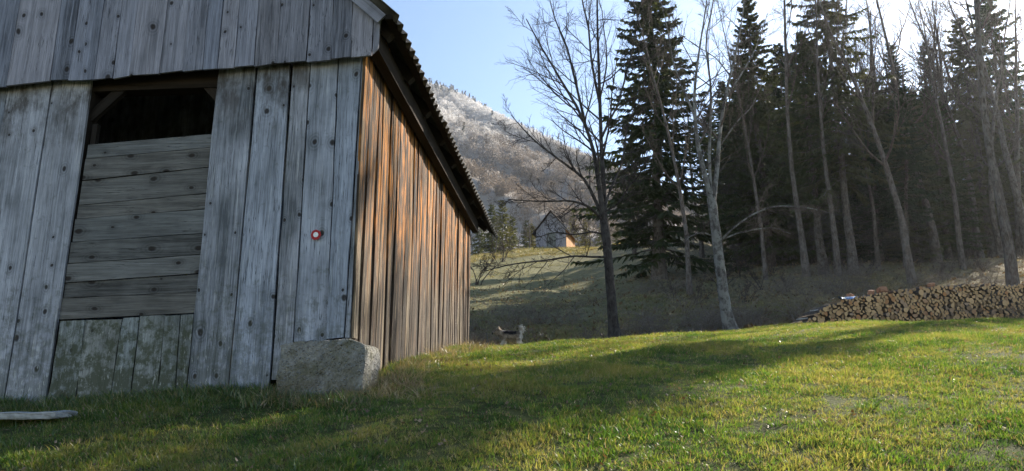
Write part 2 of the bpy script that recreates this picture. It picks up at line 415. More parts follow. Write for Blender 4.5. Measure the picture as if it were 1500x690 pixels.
# ------------------------------------------------------------------ scatter of small plants (one object each, kind stuff)
HID = bpy.data.collections.new("plant_sources")
def source(name, me):
    o = bpy.data.objects.new(name, me); return o
def scatter(name, pts, rotz, scl, sources, kind='stuff', label=None, cat=None, tilt=.25):
    n = len(pts)
    me = bpy.data.meshes.new(name); me.vertices.add(n); me.vertices.foreach_set('co', np.asarray(pts, np.float32).ravel())
    rot = np.stack([rng.normal(0, tilt * .5, n), rng.normal(0, tilt * .5, n), rotz], 1).astype(np.float32)
    a = me.attributes.new('prot', 'FLOAT_VECTOR', 'POINT'); a.data.foreach_set('vector', rot.ravel())
    sv = np.asarray(scl, np.float32); sv = sv if sv.ndim == 2 else np.repeat(sv[:, None], 3, 1)
    a = me.attributes.new('pscl', 'FLOAT_VECTOR', 'POINT'); a.data.foreach_set('vector', np.ascontiguousarray(sv).ravel())
    a = me.attributes.new('pidx', 'INT', 'POINT'); a.data.foreach_set('value', rng.integers(0, len(sources), n).astype(np.int32))
    col = bpy.data.collections.new(name + "_sources")
    for k, s in enumerate(sources):
        so_ = bpy.data.objects.new("%s_source_%02d" % (name, k), s); col.objects.link(so_)
    o = link(name, me); tag(o, label, cat, kind=kind)
    ng = bpy.data.node_groups.new(name, 'GeometryNodeTree')
    ng.interface.new_socket('Geometry', in_out='INPUT', socket_type='NodeSocketGeometry')
    ng.interface.new_socket('Geometry', in_out='OUTPUT', socket_type='NodeSocketGeometry')
    N = ng.nodes.new; L = ng.links.new
    gi, go = N('NodeGroupInput'), N('NodeGroupOutput')
    ip = N('GeometryNodeInstanceOnPoints'); ci = N('GeometryNodeCollectionInfo')
    ci.inputs['Collection'].default_value = col; ci.inputs['Separate Children'].default_value = True; ci.inputs['Reset Children'].default_value = True
    def attr(nm, typ):
        q = N('GeometryNodeInputNamedAttribute'); q.data_type = typ; q.inputs['Name'].default_value = nm; return q.outputs['Attribute']
    e2r = N('FunctionNodeEulerToRotation'); L(attr('prot', 'FLOAT_VECTOR'), e2r.inputs[0])
    L(gi.outputs[0], ip.inputs['Points']); L(ci.outputs[0], ip.inputs['Instance'])
    ip.inputs['Pick Instance'].default_value = True
    L(attr('pidx', 'INT'), ip.inputs['Instance Index']); L(e2r.outputs[0], ip.inputs['Rotation']); L(attr('pscl', 'FLOAT_VECTOR'), ip.inputs['Scale'])
    L(ip.outputs[0], go.inputs[0])
    md = o.modifiers.new('scatter', 'NODES'); md.node_group = ng
    return o

def tuft_mesh(name, nb, hgt, rad, wid, mats, bend=.6, seed=0, segs=3, mat_idx=None):
    r = np.random.default_rng(seed); Vs, Fs, ids = [], [], []; n = 0
    for b in range(nb):
        a = r.uniform(0, 2 * math.pi); rr = rad * math.sqrt(r.uniform(0, 1)); bx, by = rr * math.cos(a), rr * math.sin(a)
        az = a + r.normal(0, .9); h = hgt * r.uniform(.45, 1.15); bd = bend * r.uniform(.2, 1.3); w = wid * r.uniform(.6, 1.2)
        d = np.array([math.cos(az), math.sin(az)]); fz = r.uniform(0, math.pi); pw = np.array([math.cos(fz), math.sin(fz)])
        for s in range(segs + 1):
            t = s / segs; o2 = d * h * bd * t * t; zz = h * t * (1 - .35 * bd * t); ww = w * (1 - t ** 1.6) * .5
            cx, cy = bx + o2[0], by + o2[1]
            if s < segs:
                Vs += [(cx - pw[0] * ww, cy - pw[1] * ww, zz), (cx + pw[0] * ww, cy + pw[1] * ww, zz)]
            else: Vs.append((cx, cy, zz))
        for s in range(segs - 1):
            k = n + 2 * s; Fs.append((k, k + 1, k + 3, k + 2))
        k = n + 2 * (segs - 1); Fs.append((k, k + 1, k + 2))
        mi = 0 if mat_idx is None else mat_idx(r)
        ids += [mi] * segs; n += 2 * segs + 1
    return mesh(name, Vs, Fs, mats, ids)

# ------------------------------------------------------------------ barn
YAW = R(4.9); BC = np.array([-1.43, 6.8, 0.0])
barn = empty('barn', BC, -YAW)
tag(barn, 'large weathered grey plank barn with corrugated roof and sunlit orange-brown side wall', 'barn')
cy, sy = math.cos(YAW), math.sin(YAW)
def to_barn(p): x, y = p[0] - BC[0], p[1] - BC[1]; return np.array([x * cy - y * sy, x * sy + y * cy, p[2]])
def from_barn(x, y): return BC[0] + x * cy + y * sy, BC[1] - x * sy + y * cy
def bdir(r): return np.array([r[0] * cy - r[1] * sy, r[0] * sy + r[1] * cy, r[2]])
BO = to_barn((0, 0, 0))
def front(px, py, off=0.0):
    d = bdir(ray(px, py)); t = (off - BO[1]) / d[1]; return (BO[0] + t * d[0], BO[2] + t * d[2])
ROOF_X, ROOF_Z, PITCH_T, RIDGE_X = .385, 3.66, .95, -4.0
def roof_z(x): return ROOF_Z + (ROOF_X - x) * PITCH_T if x > RIDGE_X else ROOF_Z + (ROOF_X - RIDGE_X) * PITCH_T - (RIDGE_X - x) * PITCH_T

def plank(name, b0, b1, t1, t0, y_front, thick, mat, parent, segs=6, wob=.004, axis='front', warp=.006):
    """a sawn board between bottom edge b0-b1 and top edge t0-t1, in (u, z) of its wall; slightly crooked edges"""
    ou = (b0[0] + b1[0]) / 2; oz = (b0[1] + b1[1]) / 2
    V = []; ph = random.uniform(0, 6.3)
    for s in range(segs + 1):
        t = s / segs
        l = (b0[0] + (t0[0] - b0[0]) * t + random.uniform(-wob, wob), b0[1] + (t0[1] - b0[1]) * t)
        r_ = (b1[0] + (t1[0] - b1[0]) * t + random.uniform(-wob, wob), b1[1] + (t1[1] - b1[1]) * t)
        wy = warp * math.sin(ph + t * 5)
        ch = .004
        for (u, z), dy in ((l, 0), (r_, 0)):
            V.append((u - ou, z - oz, wy))
        V.append((r_[0] - ou, r_[1] - oz, wy + thick)); V.append((l[0] - ou, l[1] - oz, wy + thick))
    if axis == 'front': V = [(u, y, z) for u, z, y in V]
    else: V = [(-y, u, z) for u, z, y in V]
    Fq = [(0, 3, 2, 1)]
    for s in range(segs):
        k = 4 * s
        for a, b in ((0, 1), (1, 2), (2, 3), (3, 0)): Fq.append((k + a, k + b, k + 4 + b, k + 4 + a))
    k = 4 * segs; Fq.append((k, k + 1, k + 2, k + 3))
    me = mesh(name, V, Fq, [mat])
    loc = (ou, y_front, oz) if axis == 'front' else (y_front, ou, oz)
    return link(name, me, parent, loc)

def fz(x): return h1(*from_barn(x, 0)) - .12
# front wall planks (x at the foot, x at the head)
fp = [(-3.60, -3.56, -3.13, -3.11), (-3.12, -3.10, -2.735, -2.70)]
for a in np.arange(-8.0, -3.7, .38):
    fp.append((a, a, a + .37, a + .37))
for (b0, t0, b1, t1) in fp:
    if b0 < -3.4 and t0 == b0: b1 = min(b1, -3.605); t1 = min(t1, -3.565)
    plank('plank', (b0, fz(b0)), (b1, fz(b1)), (t1 - .004, 3.42), (t0 + .004, 3.42), random.uniform(-.006, .006), .028, M['front'], barn)
px_ = plank('plank', (-2.73, fz(-2.9)), (-2.725, fz(-2.7)), (-2.69, 3.42), (-2.72, 3.42), .004, .028, M['front'], barn)
bpy.data.objects.remove(px_)
for (b0, t0, b1, t1, zb0, zb1) in [(-1.435, -1.415, -1.06, -1.045, None, None), (-1.048, -1.025, -.685, -.715, None, None), (-.672, -.680, -.506, -.512, .34, .34),
                                   (-.497, -.500, -.208, -.240, .645, .680), (-.198, -.226, -.045, -.012, .690, .702)]:
    plank('plank', (b0, fz(b0) if zb0 is None else zb0), (b1, fz(b1) if zb1 is None else zb1), (t1, 3.44), (t0, 3.44), random.uniform(-.008, .006), .03, M['front'], barn, segs=8, wob=.005)
# short planks under the hatch
lx = [(-2.725, -2.69), (-2.42, -2.50), (-2.135, -2.11), (-1.945, -1.945), (-1.70, -1.705), (-1.545, -1.56), (-1.445, -1.43)]
lx[1] = (-2.45, -2.46)
for (a0, a1), (c0, c1) in zip(lx[:-1], lx[1:]):
    zt = front(90 + (a0 + 2.72) / 1.28 * 195, 469 - (a0 + 2.72) / 1.28 * 10, 0)[1] + random.uniform(-.012, .006)
    plank('plank', (a0 + .004, fz(a0)), (c0 - .004, fz(c0)), (c1 - .004, zt + .005), (a1 + .004, zt), random.uniform(.002, .012), .028, M['low'], barn, segs=5, wob=.006)
# horizontal boards closing the opening
LY = [212, 233, 265, 301, 321, 355, 387, 415, 437, 469]; RY = [196, 216, 245, 283, 306, 342, 373, 401, 428, 459]
INSIDE = 1
def hatch_pt(side_, y):
    return front(133 - (y - 212) * .167, y, .03) if side_ == 0 else front(314 - (y - 196) * .107, y, .03)
HB = bpy.data.materials
for k in range(9):
    a, b = hatch_pt(0, LY[k]), hatch_pt(0, LY[k + 1]); c, d = hatch_pt(1, RY[k]), hatch_pt(1, RY[k + 1])
    x0, x1 = min(a[0], b[0]) - .02, max(c[0], d[0]) + .02
    o = plank('board', (-.5, 0), (.5, 0), (.5, 1), (-.5, 1), 0, .02, M['hatch'], barn, segs=1)
    V = []
    nseg = 7; zo = (a[1] + b[1]) / 2; xo = (x0 + x1) / 2
    yf = random.uniform(.022, .036)
    for s in range(nseg + 1):
        t = s / nseg; x = x0 + (x1 - x0) * t
        zt = a[1] + (c[1] - a[1]) * t + random.uniform(-.004, .002); zb = b[1] + (d[1] - b[1]) * t + .006
        V += [(x - xo, 0, zb - zo), (x - xo, .004 * math.sin(3 * t + k), zt - zo), (x - xo, .026, zt - zo), (x - xo, .026, zb - zo)]
    Fq = [(0, 1, 2, 3)]
    for s in range(nseg):
        q = 4 * s
        for e0, e1 in ((0, 1), (1, 2), (2, 3), (3, 0)): Fq.append((q + e0, q + 4 + e0, q + 4 + e1, q + e1))
    q = 4 * nseg; Fq.append((q, q + 3, q + 2, q + 1))
    o.data = mesh('board', V, Fq, [M['hatch']]); o.location = (xo, yf, zo)
# frame of the opening: header beam, posts and corner braces, seen behind the planks
def beam(name, p0, p1, w, h, mat=M['beam'], parent=barn):
    p0, p1 = Vector(p0), Vector(p1); d = p1 - p0; L = d.length
    me = box_mesh(name, -w / 2, w / 2, -h / 2, h / 2, 0, L, [mat])
    o = link(name, me, parent, p0); o.rotation_mode = 'QUATERNION'; o.rotation_quaternion = d.to_track_quat('Z', 'Y'); return o
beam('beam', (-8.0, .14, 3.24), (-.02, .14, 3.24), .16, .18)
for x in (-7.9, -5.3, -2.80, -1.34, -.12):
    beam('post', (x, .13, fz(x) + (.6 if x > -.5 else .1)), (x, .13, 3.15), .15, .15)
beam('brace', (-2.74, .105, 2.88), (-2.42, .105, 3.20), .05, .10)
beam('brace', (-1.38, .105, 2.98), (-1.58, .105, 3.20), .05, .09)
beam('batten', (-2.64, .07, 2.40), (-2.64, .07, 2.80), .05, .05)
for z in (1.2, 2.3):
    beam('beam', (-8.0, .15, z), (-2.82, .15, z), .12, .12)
# gable planks: hang in front of the lower wall, lower edge crooked
gb = [(9, 125, 30), (73, 118, 88), (99.4, 117, 115.6), (118, 116.6, 133), (138, 115.6, 151), (165, 114, 177.6), (189, 110.6, 201), (233.6, 107, 247), (268, 104, 279), (297, 101.6, 302),
      (319, 100, 324.4), (343, 98.5, 349.6), (372, 96, 375), (405, 91.6, 411.6), (449, 89, 455), (485, 86, 488), (514, 83, 515), (544, 80, 548)]
gpts = []
for (bx_, by_, tx_) in gb:
    X0, Z0 = front(bx_, by_, -.12); X1, Z1 = front(tx_, 0, -.12)
    gpts.append((X0, Z0, X0 + (X1 - X0) / (Z1 - Z0) * .5))
glist = []
xx = gpts[0][0]
while xx > -8.2:
    glist.append((xx - .27, xx, 3.15)); xx -= .27
for a, b in zip(gpts[:-1], gpts[1:]):
    zt = roof_z((a[0] + b[0]) / 2)
    dz = zt - a[1]
    gap = .016 if abs(b[0] + .5) < .02 else .004
    za, zb = roof_z(a[0]) - .06, roof_z(b[0]) - .06
    tl = (a[0] + (a[2] - a[0]) / .5 * .5, min(za, 7.6)); tr = (b[0] + (b[2] - b[0]) - .002, min(zb, 7.6))
    plank('gable_plank', (a[0] + .002, a[1] + random.uniform(-.008, .008)), (b[0] - gap, b[1] + random.uniform(-.008, .008)), tr, tl, -.12 + random.uniform(-.008, .008), .024, M['gable'], barn, segs=6, wob=.004)
for (x0, x1, zb) in glist:
    zt0, zt1 = roof_z(x0) - .06, roof_z(x1) - .06
    plank('gable_plank', (x0 + .003, zb), (x1 - .003, zb), (x1 - .003, zt1), (x0 + .003, zt0), -.12 + random.uniform(-.006, .006), .024, M['gable'], barn)
# partition added to darken the barn, deep behind the opening
o = wall_boards('added_partition', [(x, 2.4, x + .245, 2.4, 0.3, roof_z(x + .12) - .05) for x in np.arange(-8, -.1, .25)], M['dark_in']) if False else None
plank('gable_plank', (.128, 3.345), (.185, 3.405), (.190, 3.76), (.128, 3.82), -.115, .024, M['gable'], barn, segs=3)
# board closing the gap between gable skirt and wall
beam('batten', (-8.0, -.045, 3.40), (.02, -.045, 3.40), .10, .05)
# corner post face and side wall planks
plank('corner_board', (-.035, .70), (.004, .70), (.012, 3.6), (-.006, 3.6), .012, .05, M['front'], barn, segs=5)
y = .012; k = 0
SIDE_L = 7.35
while y < SIDE_L:
    w = random.choice([.05, .07, .09, .11, .14, .18])
    if k < 3: w = (.13, .10, .15)[k]
    y1 = min(y + w, SIDE_L); gz = h1(*from_barn(.05, (y + y1) / 2))
    zb = .70 - .02 * k if y1 < .42 else gz - .10 + random.uniform(0, .05)
    off = .014 + random.choice([0, .004, .008, .014]) + random.uniform(-.005, .005)
    lean = random.uniform(-.012, .012); gp = random.choice([.003, .004, .006, .012, .02])
    plank('side_plank', (y + .003, zb), (y1 - gp, zb), (y1 - gp + lean, 3.95), (y + .003 + lean, 3.95), off, .026, M['side'], barn, segs=8, wob=.006, axis='side', warp=.008)
    y = y1; k += 1
# far end, left wall and added inner partition, joined (not seen from the meadow)
def wall_boards(name, pts, mat):
    Vs, Fs, n = [], [], 0
    for (x0, y0, x1, y1, z0, z1) in pts:
        dx, dy = x1 - x0, y1 - y0; l = math.hypot(dx, dy); nx_, ny_ = -dy / l * .013, dx / l * .013
        Vs += [(x0 - nx_, y0 - ny_, z0), (x1 - nx_, y1 - ny_, z0), (x1 + nx_, y1 + ny_, z0), (x0 + nx_, y0 + ny_, z0), (x0 - nx_, y0 - ny_, z1), (x1 - nx_, y1 - ny_, z1), (x1 + nx_, y1 + ny_, z1), (x0 + nx_, y0 + ny_, z1)]
        Fs += [tuple(n + q for q in f) for f in [(0,3,2,1),(4,5,6,7),(0,1,5,4),(1,2,6,5),(2,3,7,6),(3,0,4,7)]]; n += 8
    return link(name, mesh(name, Vs, Fs, [mat]), barn)
bk = [(x, SIDE_L + .02, x + .245, SIDE_L + .02, h1(*from_barn(x, SIDE_L)) - .2, roof_z(x + .12) - .03) for x in np.arange(-8, -.05, .25)]
bk += [(-8.05, yy_, -8.05, yy_ + .245, h1(*from_barn(-8, yy_)) - .3, 4.02) for yy_ in np.arange(0, SIDE_L, .25)]
bk += [(x, 1.9, x + .249, 1.9, .2, roof_z(x + .12) - .1) for x in np.arange(-8, -.2, .25)]  # added partition that keeps the opening dark
o = wall_boards('rear_boarding', bk, M['front']); o['kind'] = 'stuff'
# roof: corrugated sheets in overlapping courses, rafters, verge boards
SW, WAVES = .90, 5
def sheet_mesh(length):
    nc = WAVES * 8 + 5; Vs = []; xs_ = np.linspace(-.02, SW + .06, nc); rows = np.linspace(0, length, 4)
    for thick in (0, -.007):
        for s in rows:
            for x in xs_: Vs.append((x, s, .027 * math.cos(2 * math.pi * x / (SW / WAVES)) + thick))
    Fq = []; nr = len(rows); off = nc * nr
    for r_ in range(nr - 1):
        for c in range(nc - 1):
            a = r_ * nc + c; Fq.append((a, a + 1, a + nc + 1, a + nc)); b = a + off; Fq.append((b, b + nc, b + nc + 1, b + 1))
    for c in range(nc - 1):
        a = c; Fq.append((a, a + off, a + off + 1, a + 1)); a = (nr - 1) * nc + c; Fq.append((a, a + 1, a + off + 1, a + off))
    for r_ in range(nr - 1):
        a = r_ * nc; Fq.append((a, a + nc, a + off + nc, a + off)); a = r_ * nc + nc - 1; Fq.append((a, a + off, a + off + nc, a + nc))
    return mesh('roof_sheet', Vs, Fq, [M['roof']], smooth=True)
slope_len = (ROOF_X - RIDGE_X) * math.hypot(1, PITCH_T); course = slope_len / 3
shm = sheet_mesh(course + .14); ang = math.atan(PITCH_T)
y_start, y_end = -.26, 8.4
ncol = int(round((y_end - y_start) / SW))
for sd in (1, -1):
    for c in range(ncol):
        for r_ in range(3):
            s0 = r_ * course - (.0 if r_ else random.uniform(-.015, .015))
            xe = ROOF_X - s0 * math.cos(ang); ze = ROOF_Z - .02 + s0 * math.sin(ang) + .014 * r_ + .004 * (c % 2)
            o = link('roof_sheet', shm, barn)
            # local x runs along the eave (barn y), local y up the slope
            if sd == 1:
                ux, uy = Vector((0, 1, 0)), Vector((-math.cos(ang), 0, math.sin(ang)))
                org = Vector((xe, y_start + c * SW, ze))
            else:
                ux, uy = Vector((0, -1, 0)), Vector((math.cos(ang), 0, math.sin(ang)))
                org = Vector((2 * RIDGE_X - xe, y_start + (c + 1) * SW, ze))
            uz = ux.cross(uy)
            mt_ = Matrix((ux, uy, uz)).transposed().to_4x4(); mt_.translation = org + uy * random.uniform(-.018, .018); o.matrix_local = mt_ @ Matrix.Rotation(random.uniform(-.012, .012), 4, 'Z') @ Matrix.Rotation(random.uniform(-.01, .01), 4, 'X')
beam('ridge_cap', (RIDGE_X, y_start, roof_z(RIDGE_X) + .03), (RIDGE_X, y_end, roof_z(RIDGE_X) + .03), .25, .06, M['roof'])
y = .10
while y < 8.2:
    for sd in (1, -1):
        f_ = (lambda x: x) if sd == 1 else (lambda x: 2 * RIDGE_X - x)
        xa, xb = ROOF_X - .13, RIDGE_X
        beam('rafter', (f_(xa), y, roof_z(xa) - .155), (f_(xb), y, roof_z(xb) - .155), .10, .13)
    y += .98
beam('added_eave_beam', (.105, -.10, 3.53), (.105, 7.42, 3.53), .11, .20)  # dark timber added to hide the wall head and deepen the eave shade
for s in (.12, .75, 1.5, 2.6, 3.8, 5.0):
    x = ROOF_X - s * math.cos(ang)
    beam('purlin', (x, y_start + .05, roof_z(x) - .075), (x, y_end - .05, roof_z(x) - .075), .07, .045, M['beamx'])
# soffit boarding in the eave, between wall head and roof edge
Vb = []
beam('wall_plate', (-.10, -.02, 3.78), (-.10, 7.4, 3.78), .16, .16)
# verge boards along the gable edge
for sd in (1, -1):
    f_ = (lambda x: x) if sd == 1 else (lambda x: 2 * RIDGE_X - x)
    beam('verge_board', (f_(.23), -.155, roof_z(.23) - .115), (f_(RIDGE_X), -.155, roof_z(RIDGE_X) - .115), .024, .15, M['gable'])
# painted trail mark: red ring round a white spot, on the plank right of the hatch
mx, mz = front(463.5, 344.5)
def ring_mesh(name, r0, r1, mat, n=28, th=.002):
    Vs, Fq = [], []
    for k in range(n):
        a = 2 * math.pi * k / n; j = random.uniform(-.0022, .0022)
        for rr in (r0, r1 + j): Vs.append((rr * math.cos(a), 0, rr * math.sin(a)))
        for rr in (r0, r1 + j): Vs.append((rr * math.cos(a), th, rr * math.sin(a)))
    for k in range(n):
        a, b = 4 * k, 4 * ((k + 1) % n); Fq += [(a, a + 1, b + 1, b), (a + 1, a + 3, b + 3, b + 1), (a, b, b + 2, a + 2)]
    return mesh(name, Vs, Fq, [mat])
mk = link('trail_mark', ring_mesh('trail_mark', .021, .047, M['red']), barn, (mx, -.0165, mz))
dot = link('paint_spot', mesh('paint_spot', [(.024 * math.cos(2 * math.pi * k / 24), 0, .024 * math.sin(2 * math.pi * k / 24)) for k in range(24)], [tuple(range(24))], [M['white']]), mk, (0, -.003, 0))

# concrete block under the corner
def rough_block(name, sx, sy, sz, mat, seed, disp=.02, n=12, rnd=.16, dome=0.0):
    r = np.random.default_rng(seed); Vs, Fq = [], []; ix = {}
    def vid(i, j, k):
        key = (i, j, k)
        if key not in ix:
            p = np.array([2 * i / n - 1, 2 * j / n - 1, 2 * k / n - 1])
            q = np.sign(p) * np.minimum(np.abs(p), 1 - rnd); e = p - q; l = np.linalg.norm(e)
            p2 = q + (e / l * min(l, rnd) if l > 0 else 0)
            p2 = p2 * np.array([sx, sy, sz]) / 2
            if p[2] > .2: p2[2] += dome * (1 - p[0] ** 2) + dome * .3 * math.sin(p[0] * 4)
            p2 += r.normal(0, disp * .35, 3) + disp * np.array([math.sin(p2[2] * 17 + p2[0] * 9), math.sin(p2[0] * 13 + 2), math.sin(p2[0] * 15 + p2[1] * 11)]) * .6
            ix[key] = len(Vs); Vs.append(p2)
        return ix[key]
    for a in range(n):
        for b in range(n):
            Fq += [(vid(a, b, 0), vid(a, b + 1, 0), vid(a + 1, b + 1, 0), vid(a + 1, b, 0)), (vid(a, b, n), vid(a + 1, b, n), vid(a + 1, b + 1, n), vid(a, b + 1, n)),
                   (vid(a, 0, b), vid(a + 1, 0, b), vid(a + 1, 0, b + 1), vid(a, 0, b + 1)), (vid(a, n, b), vid(a, n, b + 1), vid(a + 1, n, b + 1), vid(a + 1, n, b)),
                   (vid(0, a, b), vid(0, a, b + 1), vid(0, a + 1, b + 1), vid(0, a + 1, b)), (vid(n, a, b), vid(n, a + 1, b), vid(n, a + 1, b + 1), vid(n, a, b + 1))]
    return mesh(name, np.array(Vs), Fq, [mat], smooth=False)
bx, by = from_barn(-.165, .04)
blk = link('concrete_block', rough_block('concrete_block', .75, .50, .77, M['concrete'], 3, .014, 16, .06, .035), None, (bx, by, .245), (0, 0, -YAW))
tag(blk, 'rough pebbly concrete block under the corner of the barn', 'concrete block')
sx_, sy_ = from_barn(-3.3, -.75)
slab = link('stone_slab', rough_block('stone_slab', 1.1, .34, .05, M['slab'], 5, .006, 12, .12), None, (-3.95, 6.1, h1(-3.9, 6.1) + .075), (R(1.5), R(-1), -R(3)))
tag(slab, 'pale flat slab lying in the grass before the barn front', 'slab')

# ------------------------------------------------------------------ branching trees
def tubes(P, Rd, n):
    """P (K,R,3), Rd (K,R) -> verts, quads of K tapered tubes"""
    K, Rr, _ = P.shape
    T = np.gradient(P, axis=1); T /= np.linalg.norm(T, axis=2, keepdims=True) + 1e-9
    ref = np.where(np.abs(T[..., 2:3]) > .9, np.array([1., 0, 0]), np.array([0, 0, 1.]))
    A = np.cross(T, ref); A /= np.linalg.norm(A, axis=2, keepdims=True) + 1e-9
    B = np.cross(T, A)
    th = np.arange(n) * 2 * math.pi / n
    V = P[:, :, None, :] + Rd[:, :, None, None] * (A[:, :, None, :] * np.cos(th)[None, None, :, None] + B[:, :, None, :] * np.sin(th)[None, None, :, None])
    V = V.reshape(-1, 3)
    k = np.arange(K)[:, None, None] * Rr * n; r_ = np.arange(Rr - 1)[None, :, None] * n; c = np.arange(n)[None, None, :]; c2 = (c + 1) % n
    a = k + r_ + c; b = k + r_ + c2
    Fq = np.stack([a, b, b + n, a + n], -1).reshape(-1, 4)
    return V, Fq
def unit(v): return v / (np.linalg.norm(v, axis=-1, keepdims=True) + 1e-9)
def grow(P, Rd, n, lo, hi, lenf, radf, ang, up, wig, Rr, r, tmin=.25, minr=.0035, maxlen=9):
    K = len(P); seg = np.linalg.norm(np.diff(P, axis=1), axis=2); L = seg.sum(1)
    t = np.tile((np.arange(n) + .5) / n, (K, 1)) + r.normal(0, .3 / n, (K, n)); t = np.clip(tmin + (1 - tmin) * t, .02, .995)
    f = t * (P.shape[1] - 1); i = np.minimum(f.astype(int), P.shape[1] - 2); w = (f - i)[..., None]
    kk = np.arange(K)[:, None]
    st = P[kk, i] * (1 - w) + P[kk, i + 1] * w; rad = Rd[kk, i] * (1 - w[..., 0]) + Rd[kk, i + 1] * w[..., 0]
    tan = unit(P[kk, i + 1] - P[kk, i])
    per = unit(np.cross(tan, r.normal(0, 1, tan.shape)))
    a = r.normal(ang, .22, t.shape)[..., None]
    d = unit(tan * np.cos(a) + per * np.sin(a))
    ln = np.minimum(L[:, None] * r.uniform(lo, hi, t.shape) * (1.15 - .65 * t) * lenf, maxlen)
    d = d.reshape(-1, 3); st = st.reshape(-1, 3); ln = ln.reshape(-1); rad = np.maximum(rad.reshape(-1) * radf, minr)
    Q = np.zeros((len(d), Rr, 3)); Q[:, 0] = st
    for s in range(1, Rr):
        d = unit(d + np.array([0, 0, up]) + r.normal(0, wig, d.shape)); Q[:, s] = Q[:, s - 1] + d * (ln / (Rr - 1))[:, None]
    q = np.linspace(1, .35, Rr)[None, :] * rad[:, None]; q = np.maximum(q, minr * .7)
    return Q, q
def resample(pts, rads, Rr):
    pts = np.asarray(pts, float); d = np.concatenate([[0], np.cumsum(np.linalg.norm(np.diff(pts, axis=0), axis=1))]); u = np.linspace(0, d[-1], Rr)
    P = np.stack([np.interp(u, d, pts[:, k]) for k in range(3)], 1)
    if Rr > 6:
        Q = P.copy(); Q[1:-1] = .25 * P[:-2] + .5 * P[1:-1] + .25 * P[2:]; P = Q
    return P, np.interp(u, d, rads)
def knobby(P, Rd, n, r, amt=.08):
    V, Fq = tubes(P, Rd, n); c = np.repeat(P.reshape(-1, 3), n, 0); s = 1 + r.normal(0, amt, (len(V), 1)); return c + (V - c) * s, Fq

def drawn_tree(name, base, trunk, limbs, bark, twigm, label, seed, n1=11, n2=8, n3=6, up=.05, trunk_r=(.2, .15), crown_len=1.0, limb_s=1.0):
    """a bare tree whose trunk and main limbs follow measured lines, finer branches grown from them"""
    r = np.random.default_rng(seed)
    root = empty(name, base); tag(root, label, 'tree'); b = np.array(base)
    P, q = resample(trunk, np.linspace(trunk_r[0], trunk_r[1], len(trunk)), 16)
    q = q * (1 + .7 * np.exp(-np.linspace(0, 1, 16) * 14))
    V, Fq = knobby(P[None] - b, q[None], 12, r, .05); link('trunk', mesh('trunk', V, Fq, [bark], smooth=True), root)
    LP, LR = [], []
    for pts, r0 in limbs:
        r0 *= limb_s
        P, q = resample(pts, np.linspace(r0, max(.012, r0 * .14), len(pts)), 14)
        P = P + np.cumsum(r.normal(0, .012, P.shape), 0) * np.linspace(0, 1, 14)[:, None]
        V, Fq = knobby(P[None] - b, q[None], 8, r, .04); link('limb', mesh('limb', V, Fq, [bark], smooth=True), root)
        LP.append(P); LR.append(q)
    LP, LR = np.array(LP), np.array(LR)
    parts = []
    B1, r1 = grow(LP, LR, n1, .22, .42, crown_len, .55, .75, up, .10, 7, r, .18, .007)
    parts.append(tubes(B1 - b, r1, 5))
    B2, r2 = grow(B1, r1, n2, .30, .55, 1, .6, .70, up, .13, 6, r, .15, .005)
    parts.append(tubes(B2 - b, r2, 4))
    B3, r3 = grow(B2, r2, n3, .35, .7, 1, .65, .70, up * 1.2, .14, 4, r, .2, .0038)
    parts.append(tubes(B3 - b, r3, 3))
    tw, _ = grow(LP, LR, 16, .05, .12, 1, .25, .9, up, .15, 5, r, .1, .005); parts.append(tubes(tw - b, _, 3))
    V, Fq = join_np(parts); c = link('twigs', mesh('twigs', V, Fq, [twigm]), root); c['kind'] = 'stuff'
    return root

DA = 20.4
def L_(pts, D0, dD):
    n = len(pts); return [at(x, y, D0 + dD * (k / max(1, n - 1))) for k, (x, y) in enumerate(pts)]
ba = spot(899, DA)
drawn_tree('bare_tree', ba, [ba - np.array((0, 0, .15))] + L_([(898, 470), (896, 440), (892, 390), (888, 350), (884, 322)], DA, 0),
    [(L_([(886, 335), (885, 280), (880, 200), (879, 120), (877, 50), (878, -20), (880, -60)], DA, .6), .095),
     (L_([(884, 322), (877, 262), (870, 220), (850, 165), (822, 118), (790, 68), (770, 30)], DA, -1.0), .09),
     (L_([(858, 185), (842, 115), (832, 70), (812, 25), (800, -20)], DA - .5, .8), .05),
     (L_([(883, 318), (873, 295), (858, 262), (822, 236), (782, 206), (750, 172)], DA, -.6), .07),
     (L_([(882, 322), (862, 300), (830, 293), (790, 296), (745, 292)], DA, -1.2), .05),
     (L_([(892, 376), (868, 377), (844, 374), (800, 381), (757, 385), (712, 396)], DA, -1.3), .042),
     (L_([(882, 200), (893, 176), (906, 152), (915, 112), (928, 60), (932, 20)], DA + .2, 1.2), .05),
     (L_([(886, 300), (900, 262), (912, 236), (916, 190), (930, 150)], DA, 1.3), .045),
     (L_([(878, 150), (866, 90), (862, 40), (850, -10), (846, -50)], DA + .3, -.8), .05),
     (L_([(888, 345), (868, 338), (845, 345), (815, 340), (785, 350)], DA, .9), .035),
     (L_([(886, 310), (905, 300), (925, 268), (935, 262), (950, 230)], DA, -1.1), .035)],
    M['bark_dark'], M['twig_dark'], 'slender bare dark-barked tree with low arching boughs beside the little dog', 21, trunk_r=(.14, .11), limb_s=.8)
DB = 21.3
bb = spot(1067, DB)
